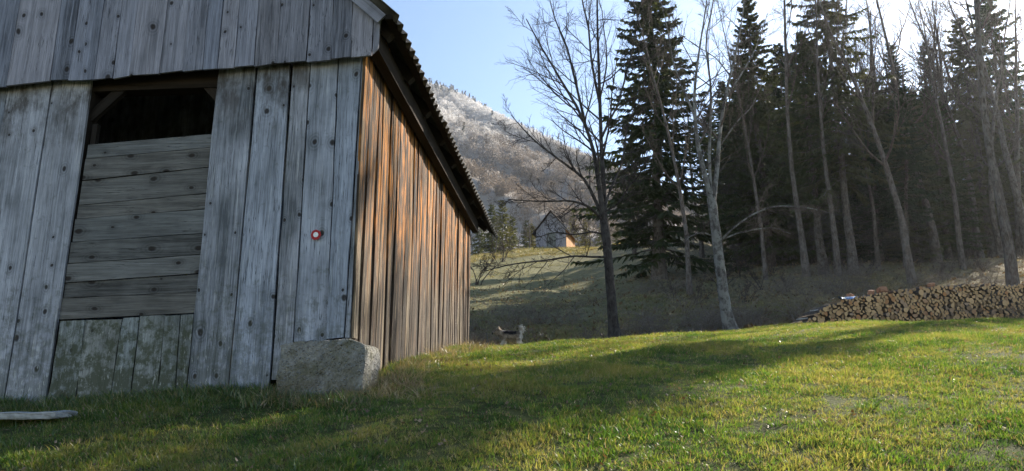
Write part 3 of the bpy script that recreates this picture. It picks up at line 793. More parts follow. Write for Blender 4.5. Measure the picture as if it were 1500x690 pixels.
drawn_tree('bare_tree', bb, [bb - np.array((0, 0, .15))] + L_([(1064, 462), (1060, 430), (1052, 370), (1046, 320), (1042, 290)], DB, 0),
    [(L_([(1043, 300), (1034, 260), (1022, 220), (1017, 180), (1015, 140), (1020, 90), (1028, 30), (1036, -40)], DB, -.5), .105),
     (L_([(1045, 298), (1052, 235), (1055, 185), (1065, 130), (1078, 80), (1088, 30), (1092, -30)], DB, .8), .09),
     (L_([(1042, 285), (1038, 240), (1040, 190), (1042, 130), (1031, 60), (1045, 0), (1050, -50)], DB, .2), .07),
     (L_([(1058, 350), (1072, 335), (1098, 315), (1130, 300), (1172, 299), (1216, 306)], DB, -1.0), .042),
     (L_([(1056, 352), (1080, 342), (1104, 338), (1132, 335), (1158, 346)], DB, .7), .03),
     (L_([(1044, 346), (1030, 340), (1016, 343), (1004, 350)], DB, -.8), .03),
     (L_([(1018, 170), (1000, 130), (985, 90), (978, 40), (968, 0)], DB, .5), .045),
     (L_([(1062, 145), (1085, 110), (1108, 70), (1122, 20)], DB + .5, .6), .04),
     (L_([(1054, 215), (1078, 180), (1100, 160), (1120, 120)], DB + .4, -1), .035)],
    M['bark_pale'], M['twig'], 'bare tree with pale grey lichened trunk forking twice, left of the firewood', 33, n1=9, n2=7, trunk_r=(.165, .125), limb_s=.78)

# generic bare tree, bare shrub
def bare_meshes(seed, Ht, r0, spread=.5, n0=12, up=.10, tlo=.35, multi=1, bark='bark_brown', twigm='twig'):
    r = np.random.default_rng(seed); TP, TR = [], []
    for m in range(multi):
        d = unit(np.array([r.normal(0, .04 if multi == 1 else .5), r.normal(0, .04 if multi == 1 else .5), 1.0])); p = np.zeros(3) if multi == 1 else np.array([r.normal(0, .15), r.normal(0, .15), 0]); pts = [p - np.array([0, 0, .2])]
        for s in range(11):
            d = unit(d + r.normal(0, .05 if multi == 1 else .15, 3) * np.array([1, 1, .3]) + np.array([0, 0, .04])); p = p + d * Ht / 11 * (1 if multi == 1 else r.uniform(.6, 1.1)); pts.append(p)
        TP.append(np.array(pts)); TR.append(r0 * np.linspace(1, .12, 12) * (1 + .5 * np.exp(-np.linspace(0, 1, 12) * 12)))
    TP, TR = np.array(TP), np.array(TR)
    V, Fq = knobby(TP, TR, 9 if multi == 1 else 6, r, .05); mt = mesh('trunk', V, Fq, [M[bark]], smooth=True)
    B0, q0 = grow(TP, TR, n0, .30, .55, spread, .5, .75, up, .10, 8, r, tlo, .01)
    B1, q1 = grow(B0, q0, 7, .3, .55, 1, .55, .7, up, .12, 6, r, .2, .006)
    B2, q2 = grow(B1, q1, 6, .35, .65, 1, .6, .7, up, .13, 5, r, .2, .005)
    B3, q3 = grow(B2, q2, 3, .4, .7, 1, .7, .7, up, .13, 3, r, .2, .0042)
    V, Fq = join_np([tubes(B0, q0, 5), tubes(B1, q1, 4), tubes(B2, q2, 3), tubes(B3, q3, 3)])
    return mt, mesh('branches', V, Fq, [M[twigm]])
BARE = [bare_meshes(100, 15, .17, .55, 14), bare_meshes(101, 17, .20, .5, 15, tlo=.42), bare_meshes(102, 13, .13, .6, 13, tlo=.3)]
SHRUB = [bare_meshes(110, 2.4, .03, .55, 6, .05, .15, 6, 'twig', 'twig'), bare_meshes(111, 3.0, .035, .6, 6, .0, .15, 5, 'twig_dark', 'twig_dark')]
def put_tree(name, meshes, loc, rz, sc, label, cat, group=None, lean=(0, 0), parts=('trunk', 'branches')):
    root = empty(name, loc, rz); root.scale = (sc, sc, sc) if not isinstance(sc, tuple) else sc
    root.rotation_euler = (lean[1], lean[0], rz)
    tag(root, label, cat, group)
    for nm, me in zip(parts, meshes):
        o = link(nm, me, root)
        if nm in ('branches', 'boughs', 'dead_twigs'): o['kind'] = 'stuff'
    return root

# spruces
def spruce_meshes(seed, Ht, Rm, lo, needle='needle', dens=1.0, droop=.35, whorl=.36, sprays=30, dead=True, trunk_r=.2, ragged=.25):
    r = np.random.default_rng(seed)
    t12 = np.linspace(0, 1, 14); bend = np.cumsum(r.normal(0, .03, (14, 2)), 0)
    TP = np.stack([bend[:, 0], bend[:, 1], t12 * Ht - .3 * (t12 == 0)], 1)
    TR = trunk_r * (1 - t12 * .93) * (1 + .6 * np.exp(-t12 * 22))
    V, Fq = knobby(TP[None], TR[None], 10, r, .04); mt = mesh('trunk', V, Fq, [M['bark_brown']], smooth=True)
    BP, BL = [], []
    z = lo
    while z < Ht * .985:
        t = (z - lo) / (Ht - lo); nb = int(r.integers(5, 8) * dens) if t < .9 else 4
        az0 = r.uniform(0, 6.28)
        for b in range(max(3, nb)):
            az = az0 + b * 2 * math.pi / nb + r.normal(0, .25)
            L = (Rm * (1 - t) ** .78 + .18) * r.uniform(1 - ragged * 1.6, 1 + ragged) * (1 if t > .12 else r.uniform(.5, 1))
            zz = z + r.normal(0, .12); s = np.linspace(0, 1, 8)
            rise = r.normal(.12 - .28 * (1 - t), .08) + .5 * max(0, t - .6)
            dz = L * (rise * s - droop * (1 - t * .7) * s ** 1.7 + .22 * s ** 4)
            wob = np.cumsum(r.normal(0, .02, 8)) * L
            cx = np.interp(zz, TP[:, 2], TP[:, 0]); cy_ = np.interp(zz, TP[:, 2], TP[:, 1])
            BP.append(np.stack([cx + L * s * math.cos(az) - wob * math.sin(az), cy_ + L * s * math.sin(az) + wob * math.cos(az), zz + dz], 1)); BL.append(L)
        z += whorl * r.uniform(.75, 1.25) * (1 - .45 * t)
    BP, BL = np.array(BP), np.array(BL); K = len(BP)
    q = np.linspace(1, .25, 8)[None] * (.010 + .011 * BL[:, None])
    bV, bF = tubes(BP, q, 3)
    # sprays of needles: narrow pointed blades hanging off each bough
    n = sprays; t = r.uniform(.08, 1.0, (K, n)) ** .8; f = t * 7; i = np.minimum(f.astype(int), 6); w = (f - i)[..., None]; kk = np.arange(K)[:, None]
    p = BP[kk, i] * (1 - w) + BP[kk, i + 1] * w; tan = unit(BP[kk, i + 1] - BP[kk, i])
    side = unit(np.cross(tan, np.array([0, 0, 1.]))) * np.where(r.random((K, n)) < .5, -1, 1)[..., None]
    d = unit(tan * r.uniform(.2, 1.0, (K, n))[..., None] + side * r.uniform(.2, 1.1, (K, n))[..., None] + np.array([0, 0, -1.]) * r.uniform(-.1, 1.0, (K, n))[..., None])
    ln = (.16 + .30 * r.random((K, n))) * (1.15 - .55 * t) * np.clip(BL[:, None] / Rm * 1.2, .45, 1.1); wd = r.uniform(.045, .095, (K, n))
    nrm = unit(np.cross(d, r.normal(0, 1, d.shape)))
    a = p - nrm * (wd * .35)[..., None]; b = p + nrm * (wd * .35)[..., None]
    m1 = p + d * (ln * .5)[..., None] + nrm * (wd * .6)[..., None]; m0 = p + d * (ln * .5)[..., None] - nrm * (wd * .6)[..., None]
    e = p + d * ln[..., None] + np.array([0, 0, -1.]) * (ln * .22)[..., None]
    e2 = e + nrm * .008
    Vn = np.stack([a, b, m1, e2, e, m0], 2).reshape(-1, 3); c = np.arange(K * n)[:, None] * 6
    Fn = np.concatenate([c + np.array([0, 1, 2, 5]), c + np.array([5, 2, 3, 4])])
    mc = mesh('boughs', *join_np([(bV, bF), (Vn, Fn)]), [M['bark_brown'], M[needle]], np.concatenate([np.zeros(len(bF), int), np.ones(len(Fn), int)]))
    out = [mt, mc]
    if dead:
        K2 = 46; P0 = np.zeros((K2, 6, 3)); zz = r.uniform(lo * .35, lo + (Ht - lo) * .35, K2); az = r.uniform(0, 6.28, K2); L = r.uniform(.5, 1.0, K2) * Rm * .95
        s = np.linspace(0, 1, 6)
        P0[:, :, 0] = np.cos(az)[:, None] * L[:, None] * s; P0[:, :, 1] = np.sin(az)[:, None] * L[:, None] * s; P0[:, :, 2] = zz[:, None] + L[:, None] * (.05 * s - .35 * s ** 2)
        q0 = np.linspace(.016, .006, 6)[None].repeat(K2, 0)
        B1, q1 = grow(P0, q0, 8, .2, .4, 1, .6, .8, -.06, .12, 4, r, .2, .005); B2, q2 = grow(B1, q1, 5, .4, .7, 1, .7, .8, -.08, .12, 3, r, .2, .0045)
        out.append(mesh('dead_twigs', *join_np([tubes(P0, q0, 3), tubes(B1, q1, 3), tubes(B2, q2, 3)]), [M['deadtwig']]))
    return out
SPR = [spruce_meshes(200, 16, 2.5, 1.2, sprays=85), spruce_meshes(201, 18, 2.6, 2.0, sprays=80, droop=.42), spruce_meshes(202, 19, 2.9, 5.0, sprays=78, droop=.5, ragged=.35),
       spruce_meshes(203, 15, 2.2, 4.0, sprays=64, droop=.3, ragged=.4)]
SPR.append(spruce_meshes(204, 21, 2.1, 14.0, sprays=80, droop=.45, dead=False))  # unseen high-crowned spruce, shaped to shade only the near lawn
SPR_H = [16, 18, 19, 15, 21]
YSP = spruce_meshes(210, 8, 1.7, .4, 'needle_young', sprays=34, whorl=.34, dead=False, trunk_r=.1)
def spruce(k, px, D, rz, sc, label, group=None, lean=(0, 0), wide=1.0):
    loc = spot(px, D)
    return put_tree('spruce_tree', SPR[k], loc, R(rz), (sc * wide, sc * wide, sc), label, 'tree', group, lean, ('trunk', 'boughs', 'dead_twigs'))
def bare(k, px, D, rz, sc, label, group=None, lean=(0, 0), wide=1.0):
    return put_tree('bare_tree', BARE[k], spot(px, D), R(rz), (sc * wide, sc * wide, sc), label, 'tree', group, lean)
def top_scale(k, px, py, D):
    return (at(px, py, D)[2] - spot(px, D)[2]) / SPR_H[k]
def sp_top(k, px, D, rz, ytop, label, **kw):
    return spruce(k, px, D, rz, top_scale(k, px, ytop, D), label, **kw)

sp_top(0, 966, 36, 20, -40, 'tall dark spruce full to the ground behind the two bare trees', wide=1.45)
sp_top(0, 1130, 38, 200, -2, 'spruce with thin pointed spire right of the pale trunk', wide=1.2)
sp_top(1, 1168, 42, 80, 62, 'shorter dark spruce tucked behind the pointed spire', wide=1.2)
sp_top(2, 1250, 32, 30, -110, 'broad spruce with long drooping boughs left of the firewood middle', wide=1.0)
sp_top(3, 1330, 33, 150, 125, 'leaning spruce with bare grey lower trunk behind the firewood', lean=(R(-5), 0), wide=1.1)
sp_top(1, 1395, 40, 250, 125, 'squat dense spruce in the gap behind the firewood', wide=1.5)
sp_top(3, 1086, 44, 300, 150, 'small spruce filling the gap between pale trunk and pointed spire', wide=1.3)
sp_top(3, 1208, 33, 70, 40, 'ragged half-dead spruce with twiggy brown crown', wide=1.15)
sp_top(2, 1345, 45, 10, 60, 'tall spruce with hanging boughs behind the leaning slim trunk', wide=.95)
sp_top(3, 1460, 43, 110, 20, 'thin see-through spruce beside the thickest trunk', wide=1.1)
sp_top(1, 1400, 50, 190, 60, 'tall narrow spruce showing above the squat dense one', wide=.85)
sp_top(3, 1504, 45, 260, -20, 'tall thin spruce cut off by the edge of the view', wide=1.1)
for i, (px, D, yt, wd) in enumerate([(1292, 38, 190, 1.9), (1348, 37, 215, 2.0), (1474, 44, 165, 1.8), (1196, 39, 150, 1.7), (1312, 43, 120, 1.6), (1378, 45, 150, 1.8), (1110, 43, 90, 1.5), (1150, 46, 110, 1.5)]):
    sp_top(0, px, D, 40 * i, yt, 'bushy dark spruce with boughs down to the ground inside the wood', wide=wd, group='bushy spruces inside the wood')
# light pole-like trunk and thin bare trees at the edge of the wood
bare(1, 1481, 26, 60, 1.15, 'bare tree with the thickest trunk at the end of the firewood', lean=(R(-6), 0), wide=.68)
bare(2, 1335, 28.5, 40, 1.1, 'leaning bare tree with slim grey trunk right behind the firewood', lean=(R(-7), 0), wide=.9)
bare(2, 1009, 30, 40, 1.05, 'thin bare tree standing in front of the tall dark spruce', lean=(R(-2), 0), wide=.7)
bare(1, 1181, 31, 10, 1.0, 'bare tree with pale pole-like trunk before the pointed spruces', lean=(R(-3), 0), wide=.6)
bare(0, 1376, 36, 90, 1.05, 'bare twiggy tree rising above the squat dense spruce')
bare(1, 1440, 42, 200, 1.0, 'tall bare tree with fine twigs left of the thick end trunk')
bare(2, 1412, 33, 300, 1.2, 'slim bare tree just behind the firewood top', lean=(R(-3), 0), wide=.7)
bare(2, 1122, 31, 75, 1.0, 'thin brownish bare tree before the thin pointed spire', wide=.6)
bare(0, 1228, 31, 165, 1.05, 'thin brownish bare tree before the broad drooping spruce', wide=.6)
bare(2, 1288, 33, 20, 1.1, 'thin brownish bare tree right of the broad drooping spruce', wide=.6)
bare(0, 1425, 44, 140, 1.15, 'widely branched bare tree in the bright gap near the end of the wood')
bare(2, 1470, 39, 200, 1.15, 'slim bare tree just left of the thickest trunk')
bare(0, 1500, 41, 240, 1.1, 'bare tree with dense fine twigs at the very edge of the view')
bare(0, 1330, 45, 30, 1.1, 'bare tree whose twigs show between two spruce tops')
bare(1, 1510, 38, 120, 1.0, 'bare tree cut by the edge of the view behind the firewood')
# the wood behind: more spruces, alike
for i, (px, D, k, sc) in enumerate([(1075, 58, 1, .8), (1105, 52, 0, .85), (1150, 60, 1, .85), (1195, 54, 0, .9), (1230, 58, 1, .9), (1290, 50, 0, .8), (1320, 60, 1, .85), (1360, 52, 0, .68), (1410, 58, 1, .6),
                                    (1450, 55, 0, .55), (1500, 60, 1, .6), (1270, 66, 1, .9), (1120, 70, 0, .8), (930, 48, 3, .55), (1185, 46, 2, .75), (1300, 46, 1, .72), (1330, 55, 0, .95), (1370, 60, 1, .95), (1420, 64, 0, 1.0), (1470, 62, 1, .9), (1215, 50, 1, .95), (1345, 70, 1, 1.1), (1395, 72, 0, 1.15), (1450, 75, 1, 1.1), (1500, 72, 0, 1.1), (1050, 62, 0, .8), (1535, 66, 1, 1.0)]):
    spruce(k, px, D, 47 * i, sc, 'dark spruce deep in the wood behind the nearer trees', 'spruces deep in the wood', wide=1.15)
for i, (px, D, k, sc) in enumerate([(1215, 44, 2, .8), (1240, 46, 0, .75), (1302, 44, 2, .8), (1430, 47, 2, .9), (1465, 44, 0, .9), (1150, 45, 2, .8), (1060, 40, 2, .7), (1030, 46, 0, .75), (1280, 42, 0, 1.0), (1310, 45, 1, 1.05), (1350, 46, 0, 1.1), (1395, 48, 1, 1.1), (1425, 45, 0, 1.1), (1460, 44, 1, 1.0), (1490, 48, 0, 1.0), (1235, 43, 1, 1.0), (1165, 41, 0, .9), (1520, 44, 2, 1.1), (1260, 48, 0, 1.0)]):
    bare(k, px, D, 71 * i, sc, 'thin bare tree among the spruce trunks of the wood', 'thin bare trees inside the wood')
# the wood goes on beyond the edge of the view, towards the sun
for i, (x, y, k, sc, wd) in enumerate([(23.4, 27.6, 1, 1.15, .40), (22.85, 28.2, 4, 1.0, .85), (39, 43, 1, 1.1, .68), (52, 46, 0, 1.1, .68), (58, 52, 2, 1.0, .68)]):
    put_tree('spruce_tree', SPR[k], (x, y, h1(x, y)), R(53 * i), (sc * wd, sc * wd, sc), 'dark spruce of the wood beyond the firewood end', 'tree', 'spruces beyond the firewood end', (0, 0), ('trunk', 'boughs', 'dead_twigs'))
for i, (x, y, k, sc) in enumerate([(24.3, 25.2, 2, .9), (29.5, 27.0, 0, .9), (33, 26.5, 1, .8)]):
    put_tree('bare_tree', BARE[k], (x, y, h1(x, y)), R(80 * i), (sc * .8, sc * .8, sc), 'bare tree standing beyond the firewood end', 'tree', 'bare trees beyond the firewood end', (0, 0))
# young spruces and bushes below the mountain, round the hut
for i, (px, D, sc) in enumerate([(722, 92, .95), (738, 97, 1.1), (752, 100, .85), (780, 104, .75), (858, 100, .75), (882, 108, .8), (700, 108, 1.0), (905, 95, .6), (770, 118, 1.0), (840, 112, 1.0), (660, 100, 1.1), (925, 110, .9)]):
    put_tree('spruce_tree', YSP, spot(px, D), R(31 * i), (sc * 1.1, sc * 1.1, sc), 'olive green young spruce %s the small hut' % ('left of' if px < 790 else 'right of'), 'tree', 'young spruces %s the small hut' % ('left of' if px < 790 else 'right of'), (0, 0), ('trunk', 'boughs'))
for i, (px, D, k, sc) in enumerate([(775, 96, 0, .5), (850, 92, 2, .5), (868, 88, 0, .42), (760, 90, 2, .38), (895, 92, 1, .45), (725, 86, 0, .35), (835, 100, 1, .5), (800, 110, 0, .6), (940, 85, 0, .5), (975, 80, 2, .55), (745, 112, 1, .55), (690, 90, 2, .5)]):
    bare(k, px, D, 67 * i, sc, 'small bare tree in the thicket %s the small hut' % ('left of' if px < 805 else 'right of'), 'bare trees %s the small hut' % ('left of' if px < 805 else 'right of'), wide=1.3)
for i, (px, D, k, sc) in enumerate([(698, 44, 1, .9), (735, 60, 1, 1.0)]):
    put_tree('bare_shrub', SHRUB[k], spot(px, D), R(90 * i), sc, ['tangled dark bare shrub just past the far end of the barn', 'low bare shrub on the slope below the small hut'][i], 'shrub', None, (0, 0))
for i, (px, D, k, sc) in enumerate([(1020, 28, 0, .6), (1090, 27, 0, .6), (1115, 29, 1, .6), (1150, 28, 0, .5), (1050, 30, 1, .6), (1210, 31, 0, .6), (1240, 32, 0, .7), (985, 29, 0, .5), (1270, 31, 1, .5), (1380, 30, 0, .55), (1440, 31, 0, .6), (1085, 34, 1, .7), (1130, 34, 0, .8), (1340, 34, 0, .7)]):
    put_tree('bare_shrub', SHRUB[k], spot(px, D), R(90 * i), sc * .8, 'bare brown shrub on the bank at the foot of the wood', 'shrub', 'bare shrubs on the bank', (0, 0))

# ------------------------------------------------------------------ small hut on the rise
def build_hut():
    D = 80; bx_, by_, bz_ = spot(808, D); hz = R(16)
    hut = empty('hut', (bx_, by_, bz_), -hz); tag(hut, 'small far wooden hut with steep gable and sunlit side on the rise', 'hut')
    Wd, Ln, Hw, Hg = 3.3, 4.6, 2.0, 2.0
    def boards(name, mat, side_):
        Vs, Fs, n = [], [], 0; N_ = 14 if side_ == 0 else 18; tot = Wd if side_ == 0 else Ln
        for k in range(N_):
            a, b = tot * k / N_, tot * (k + 1) / N_ - .015; j = random.uniform(-.015, .015)
            if side_ == 0:
                xa, xb = a - Wd / 2, b - Wd / 2; za, zb = [Hw + Hg * (1 - abs(q) / (Wd / 2)) for q in (xa, xb)]
                pts = [(xa, j, -.5), (xb, j, -.5), (xb, j, zb), (xa, j, za)]; off = (0, .05, 0)
            else:
                x = Wd / 2 if side_ == 1 else -Wd / 2
                pts = [(x + j, a, -.5), (x + j, b, -.5), (x + j, b, Hw), (x + j, a, Hw)]; off = (-.05 if side_ == 1 else .05, 0, 0)
            Vs += pts + [tuple(np.array(p) + off) for p in pts]; Fs += [tuple(n + q for q in f) for f in [(0,1,2,3),(7,6,5,4),(0,4,5,1),(1,5,6,2),(2,6,7,3),(3,7,4,0)]]; n += 8
        o = link(name, mesh(name, Vs, Fs, [mat]), hut); return o
    M['hut_side'] = wood_mat('hut_sunlit_side_wood', (.22, .09, .03), (.62, .33, .14), knots=.1)  # sunlight on the right side is put into this orange colour
    boards('gable_wall', M['gable'], 0); boards('side_wall', M['hut_side'], 1); boards('side_wall', M['gable'], -1)
    o = boards('rear_wall', M['gable'], 0); o.location = (0, Ln - .05, 0)
    for sd in (1, -1):
        xe, ze = sd * (Wd / 2 + .35), Hw - .35 * Hg / (Wd / 2)
        Vs = [(0, -.3, Hw + Hg + .05), (xe, -.3, ze + .05), (xe, Ln + .3, ze + .05), (0, Ln + .3, Hw + Hg + .05)]; Vs += [(x, y, z + .09) for x, y, z in Vs]
        link('roof', mesh('roof', Vs, [(0,1,2,3),(7,6,5,4),(0,4,5,1),(1,5,6,2),(2,6,7,3),(3,7,4,0)], [M['beam']]), hut)
    link('door', box_mesh('door', -.5, .5, -.05, -.021, -.1, 1.75, [M['low']]), hut)
    link('foundation', box_mesh('foundation', -Wd / 2 - .06, Wd / 2 + .06, -.06, Ln + .06, -.9, .05, [M['concrete']]), hut)
build_hut()

# ------------------------------------------------------------------ firewood stack
def build_firewood():
    gw = G('cut_log_end'); co, rnd, oc = gw.objco()
    rr = gw.n('ShaderNodeVectorMath', {'operation': 'LENGTH'}, i0=gw.vecscale(oc, (1, 0, 1))).outputs['Value']
    ring = gw.math('SINE', gw.math('MULTIPLY', rr, 480))
    nn = gw.noise(co, 18, 4, .6)
    c = gw.ramp(gw.math('FRACT', gw.math('MULTIPLY', rnd, 5.77)), [(.0, (.22, .145, .085)), (.2, (.50, .33, .17)), (.5, (.62, .42, .22)), (.75, (.42, .21, .09)), (1.0, (.36, .27, .19))])
    c = gw.mix(gw.math('MULTIPLY', nn, .3), c, gw.mix(1.0, c, (.62, .55, .5), 'MULTIPLY')); c = gw.mix(gw.math('MULTIPLY_ADD', ring, .08, .08), c, (.12, .07, .04))
    gw.bsdf(c, .85, nn, .004, .5, .2)
    endm = gw.m; barkm = M['bark_brown']; splitm = plain_noise_mat('split_log_face', (.17, .11, .06), (.36, .25, .15), 12, .85, .006, (1, .1, 1))
    base = []
    r = np.random.default_rng(5)
    for k in range(10):
        kind = k % 3
        if kind == 0:
            th = np.arange(11) * 2 * math.pi / 11; out = np.stack([np.cos(th), np.sin(th)], 1) * r.uniform(.9, 1.05, (11, 1)); sp = [0] * 11
        elif kind == 1:
            th = np.linspace(0, math.pi, 8); out = np.stack([np.cos(th), np.sin(th) * 1.15 - .45], 1) * r.uniform(.96, 1.04, (8, 1)); sp = [0] * 7 + [1]
        else:
            th = np.linspace(.1, .1 + math.pi * r.uniform(.45, .7), 6); out = np.stack([np.cos(th), np.sin(th)], 1) * 1.7; out = np.concatenate([[[0, 0]], out]); out = out - out.mean(0); sp = [1] + [0] * 5 + [1]
        out = out / np.abs(out).max() * 1.0; n = len(out)
        rings = [-.5, .0, .5]; V = []
        for q, y in enumerate(rings):
            j = r.normal(0, .03, (n, 2)); o2 = out + j
            V += [(a, y, b) for a, b in o2]
        Fs, ids = [tuple(range(n)), tuple(range(3 * n - 1, 2 * n - 1, -1))], [0, 0]
        for q in range(2):
            for s in range(n): Fs.append((q * n + s, (q + 1) * n + s, (q + 1) * n + (s + 1) % n, q * n + (s + 1) % n)); ids.append(2 if sp[s] else 1)
        me = mesh('firewood_log', V, Fs, [endm, barkm, splitm], ids); base.append(me)
    # line of the stack on the ground and its outline
    p0, p1 = np.array(spot(1172, 21.3)), np.array(spot(1640, 23.0)); ln = np.linalg.norm((p1 - p0)[:2]); ax = (p1 - p0) / ln; rot = math.atan2(ax[1], ax[0])
    tops = [(1172, 470), (1182, 464), (1200, 449), (1225, 438), (1255, 431), (1300, 425), (1370, 417), (1420, 413), (1470, 416), (1500, 411), (1640, 412)]
    tu, th = [], []
    for px, py in tops:
        s = (px - 1172) / (1640 - 1172); D = 21.3 + 1.7 * s; g = spot(px, D); tu.append(ln * s); th.append(max(.06, at(px, py, D)[2] - g[2]))
    def prof(u): return np.interp(u, tu, th)
    def gz(u): q = p0 + ax * u; return h1(q[0], q[1]) - .02
    C = np.zeros((0, 3)); rr2 = np.random.default_rng(9); fails = 0
    def rest(u, rad):
        z = gz(u) - p0[2] + rad
        if len(C):
            dx = np.abs(C[:, 0] - u); s = C[:, 2] + rad; m = dx < s
            if m.any(): z = max(z, (C[m, 1] + np.sqrt(s[m] ** 2 - dx[m] ** 2)).max())
        return z
    while fails < 60:
        rad = rr2.choice([.037, .044, .05, .056, .063, .072, .086], p=[.1, .2, .22, .2, .14, .09, .05])
        us = rr2.uniform(.03, ln - .05, 34); zs = np.array([rest(u, rad) - (gz(u) - p0[2]) for u in us]); ok = zs + rad * .7 < np.array([prof(u) for u in us])
        if not ok.any(): fails += 1; continue
        u = us[ok][np.argmin(zs[ok])]; z = rest(u, rad)
        for _ in range(40):
            a, b = rest(u - .008, rad), rest(u + .008, rad)
            if min(a, b) >= z - 1e-5: break
            u = u - .008 if a < b else u + .008; z = min(a, b)
        C = np.concatenate([C, [[u, z, rad]]])
    D_ = p0[1]
    vis = C[:, 0] < ln * (1504 - 1172) / (1640 - 1172)
    order = np.lexsort((-C[:, 2], ~vis)); C = C[order]
    indiv = C[:300]; rest_ = C[300:]
    for k, (u, z, rad) in enumerate(indiv):
        q = p0 + ax * u; me = base[int(rr2.integers(0, 10))]
        dep = rr2.normal(0, .035)
        o = link('firewood_log', me, None, (q[0] - math.sin(rot) * (.45 + dep), q[1] + math.cos(rot) * (.45 + dep), p0[2] + z), (0, rr2.uniform(0, 6.28), rot + rr2.normal(0, .04)))
        o.rotation_mode = 'XYZ'; o.scale = (rad * 1.06, .9, rad * 1.06)
        tag(o, 'split firewood log in the long stack along the edge of the meadow', 'firewood', 'firewood logs in the long stack')
    Vs, Fs, n = [], [], 0; ids = []
    for (u, z, rad) in rest_:
        q = p0 + ax * u; me = base[int(rr2.integers(0, 10))]; a = rr2.uniform(0, 6.28)
        mm = Matrix.Translation((q[0] - math.sin(rot) * .45, q[1] + math.cos(rot) * .45, p0[2] + z)) @ Matrix.Rotation(rot, 4, 'Z') @ Matrix.Rotation(a, 4, 'Y') @ Matrix.Diagonal((rad * 1.06, .9, rad * 1.06, 1))
        for v in me.vertices: Vs.append(tuple(mm @ v.co))
        for p in me.polygons: Fs.append(tuple(n + i for i in p.vertices)); ids.append(p.material_index)
        n += len(me.vertices)
    if Vs:
        o = link('firewood', mesh('firewood', Vs, Fs, [endm, barkm, splitm], ids)); tag(o, 'smaller split logs wedged between the larger ones and on past the view', 'firewood', kind='stuff')
    print('LOGS', len(C))
    # things lying on the stack
    def on_top(px, dz=.0):
        s = (px - 1172) / (1640 - 1172); u = ln * s; q = p0 + ax * u
        m = np.abs(C[:, 0] - u) < .10; zt = (C[m, 1] + C[m, 2]).max() if m.any() else .1
        return Vector((q[0] - math.sin(rot) * .25, q[1] + math.cos(rot) * .25, p0[2] + zt + dz))
    # crumpled plastic sheet, white and blue
    r3 = np.random.default_rng(4); nx_, ny_ = 12, 9; V, Fq = [], []
    for j in range(ny_):
        for i in range(nx_):
            x = (i / (nx_ - 1) - .5) * .62; y_ = (j / (ny_ - 1) - .5) * .5
            V.append((x + r3.normal(0, .01), y_ + r3.normal(0, .01), .05 + .035 * math.sin(9 * x + 5 * y_) + r3.normal(0, .016) - .35 * max(0, -y_ - .14)))
    for j in range(ny_ - 1):
        for i in range(nx_ - 1): a = j * nx_ + i; Fq.append((a, a + 1, a + nx_ + 1, a + nx_))
    gp = G('white_and_blue_plastic'); oc = gp.n('ShaderNodeTexCoord').outputs['Object']; sy2 = gp.n('ShaderNodeSeparateXYZ', Vector=oc).outputs[1]
    cc = gp.mix(gp.maprange(gp.math('ADD', sy2, gp.math('MULTIPLY_ADD', gp.noise(oc, 8), .3, -.15)), -.13, -.10, 1, 0), (.62, .68, .74), (.03, .17, .42)); gp.bsdf(cc, .35, None, spec=.5)
    o = link('plastic_sheet', mesh('plastic_sheet', V, Fq, [gp.m], smooth=True), None, on_top(1236), (0, 0, rot)); tag(o, 'crumpled white and blue plastic sheet on the low end of the firewood', 'plastic sheet')
    pale = plain_noise_mat('bleached_offcut', (.30, .29, .27), (.52, .50, .47), 10, .8, .004)
    for px, L, a, lab, dz in ((1196, .42, .5, 'bleached board offcut lying on the sloping end of the firewood', .02), (1176, .30, .2, 'pale offcut on the ground at the very tip of the firewood', .01)):
        o = link('board_offcut', rough_block('board_offcut', L, .14, .03, pale, int(px), .003, 4, .1), None, on_top(px, dz), (0, R(-8), rot + a)); tag(o, lab, 'board')
    org = plain_noise_mat('fresh_orange_wood', (.24, .12, .07), (.38, .20, .12), 10, .8, .005)
    for px, s, lab in ((1291, .17, 'large reddish wood chunk on top of the firewood'), (1275, .12, 'small reddish wood chunk beside the larger one on the firewood'), (1246, .11, 'orange wood chunk next to the plastic sheet'), (1362, .11, 'orange wood chunk alone on the middle of the firewood')):
        o = link('wood_chunk', rough_block('wood_chunk', s * 1.3, s * 1.6, s, org, int(px), .012, 5, .3), None, on_top(px, s * .45), (R(8), R(5), rot + px)); tag(o, lab, 'wood chunk')
build_firewood()

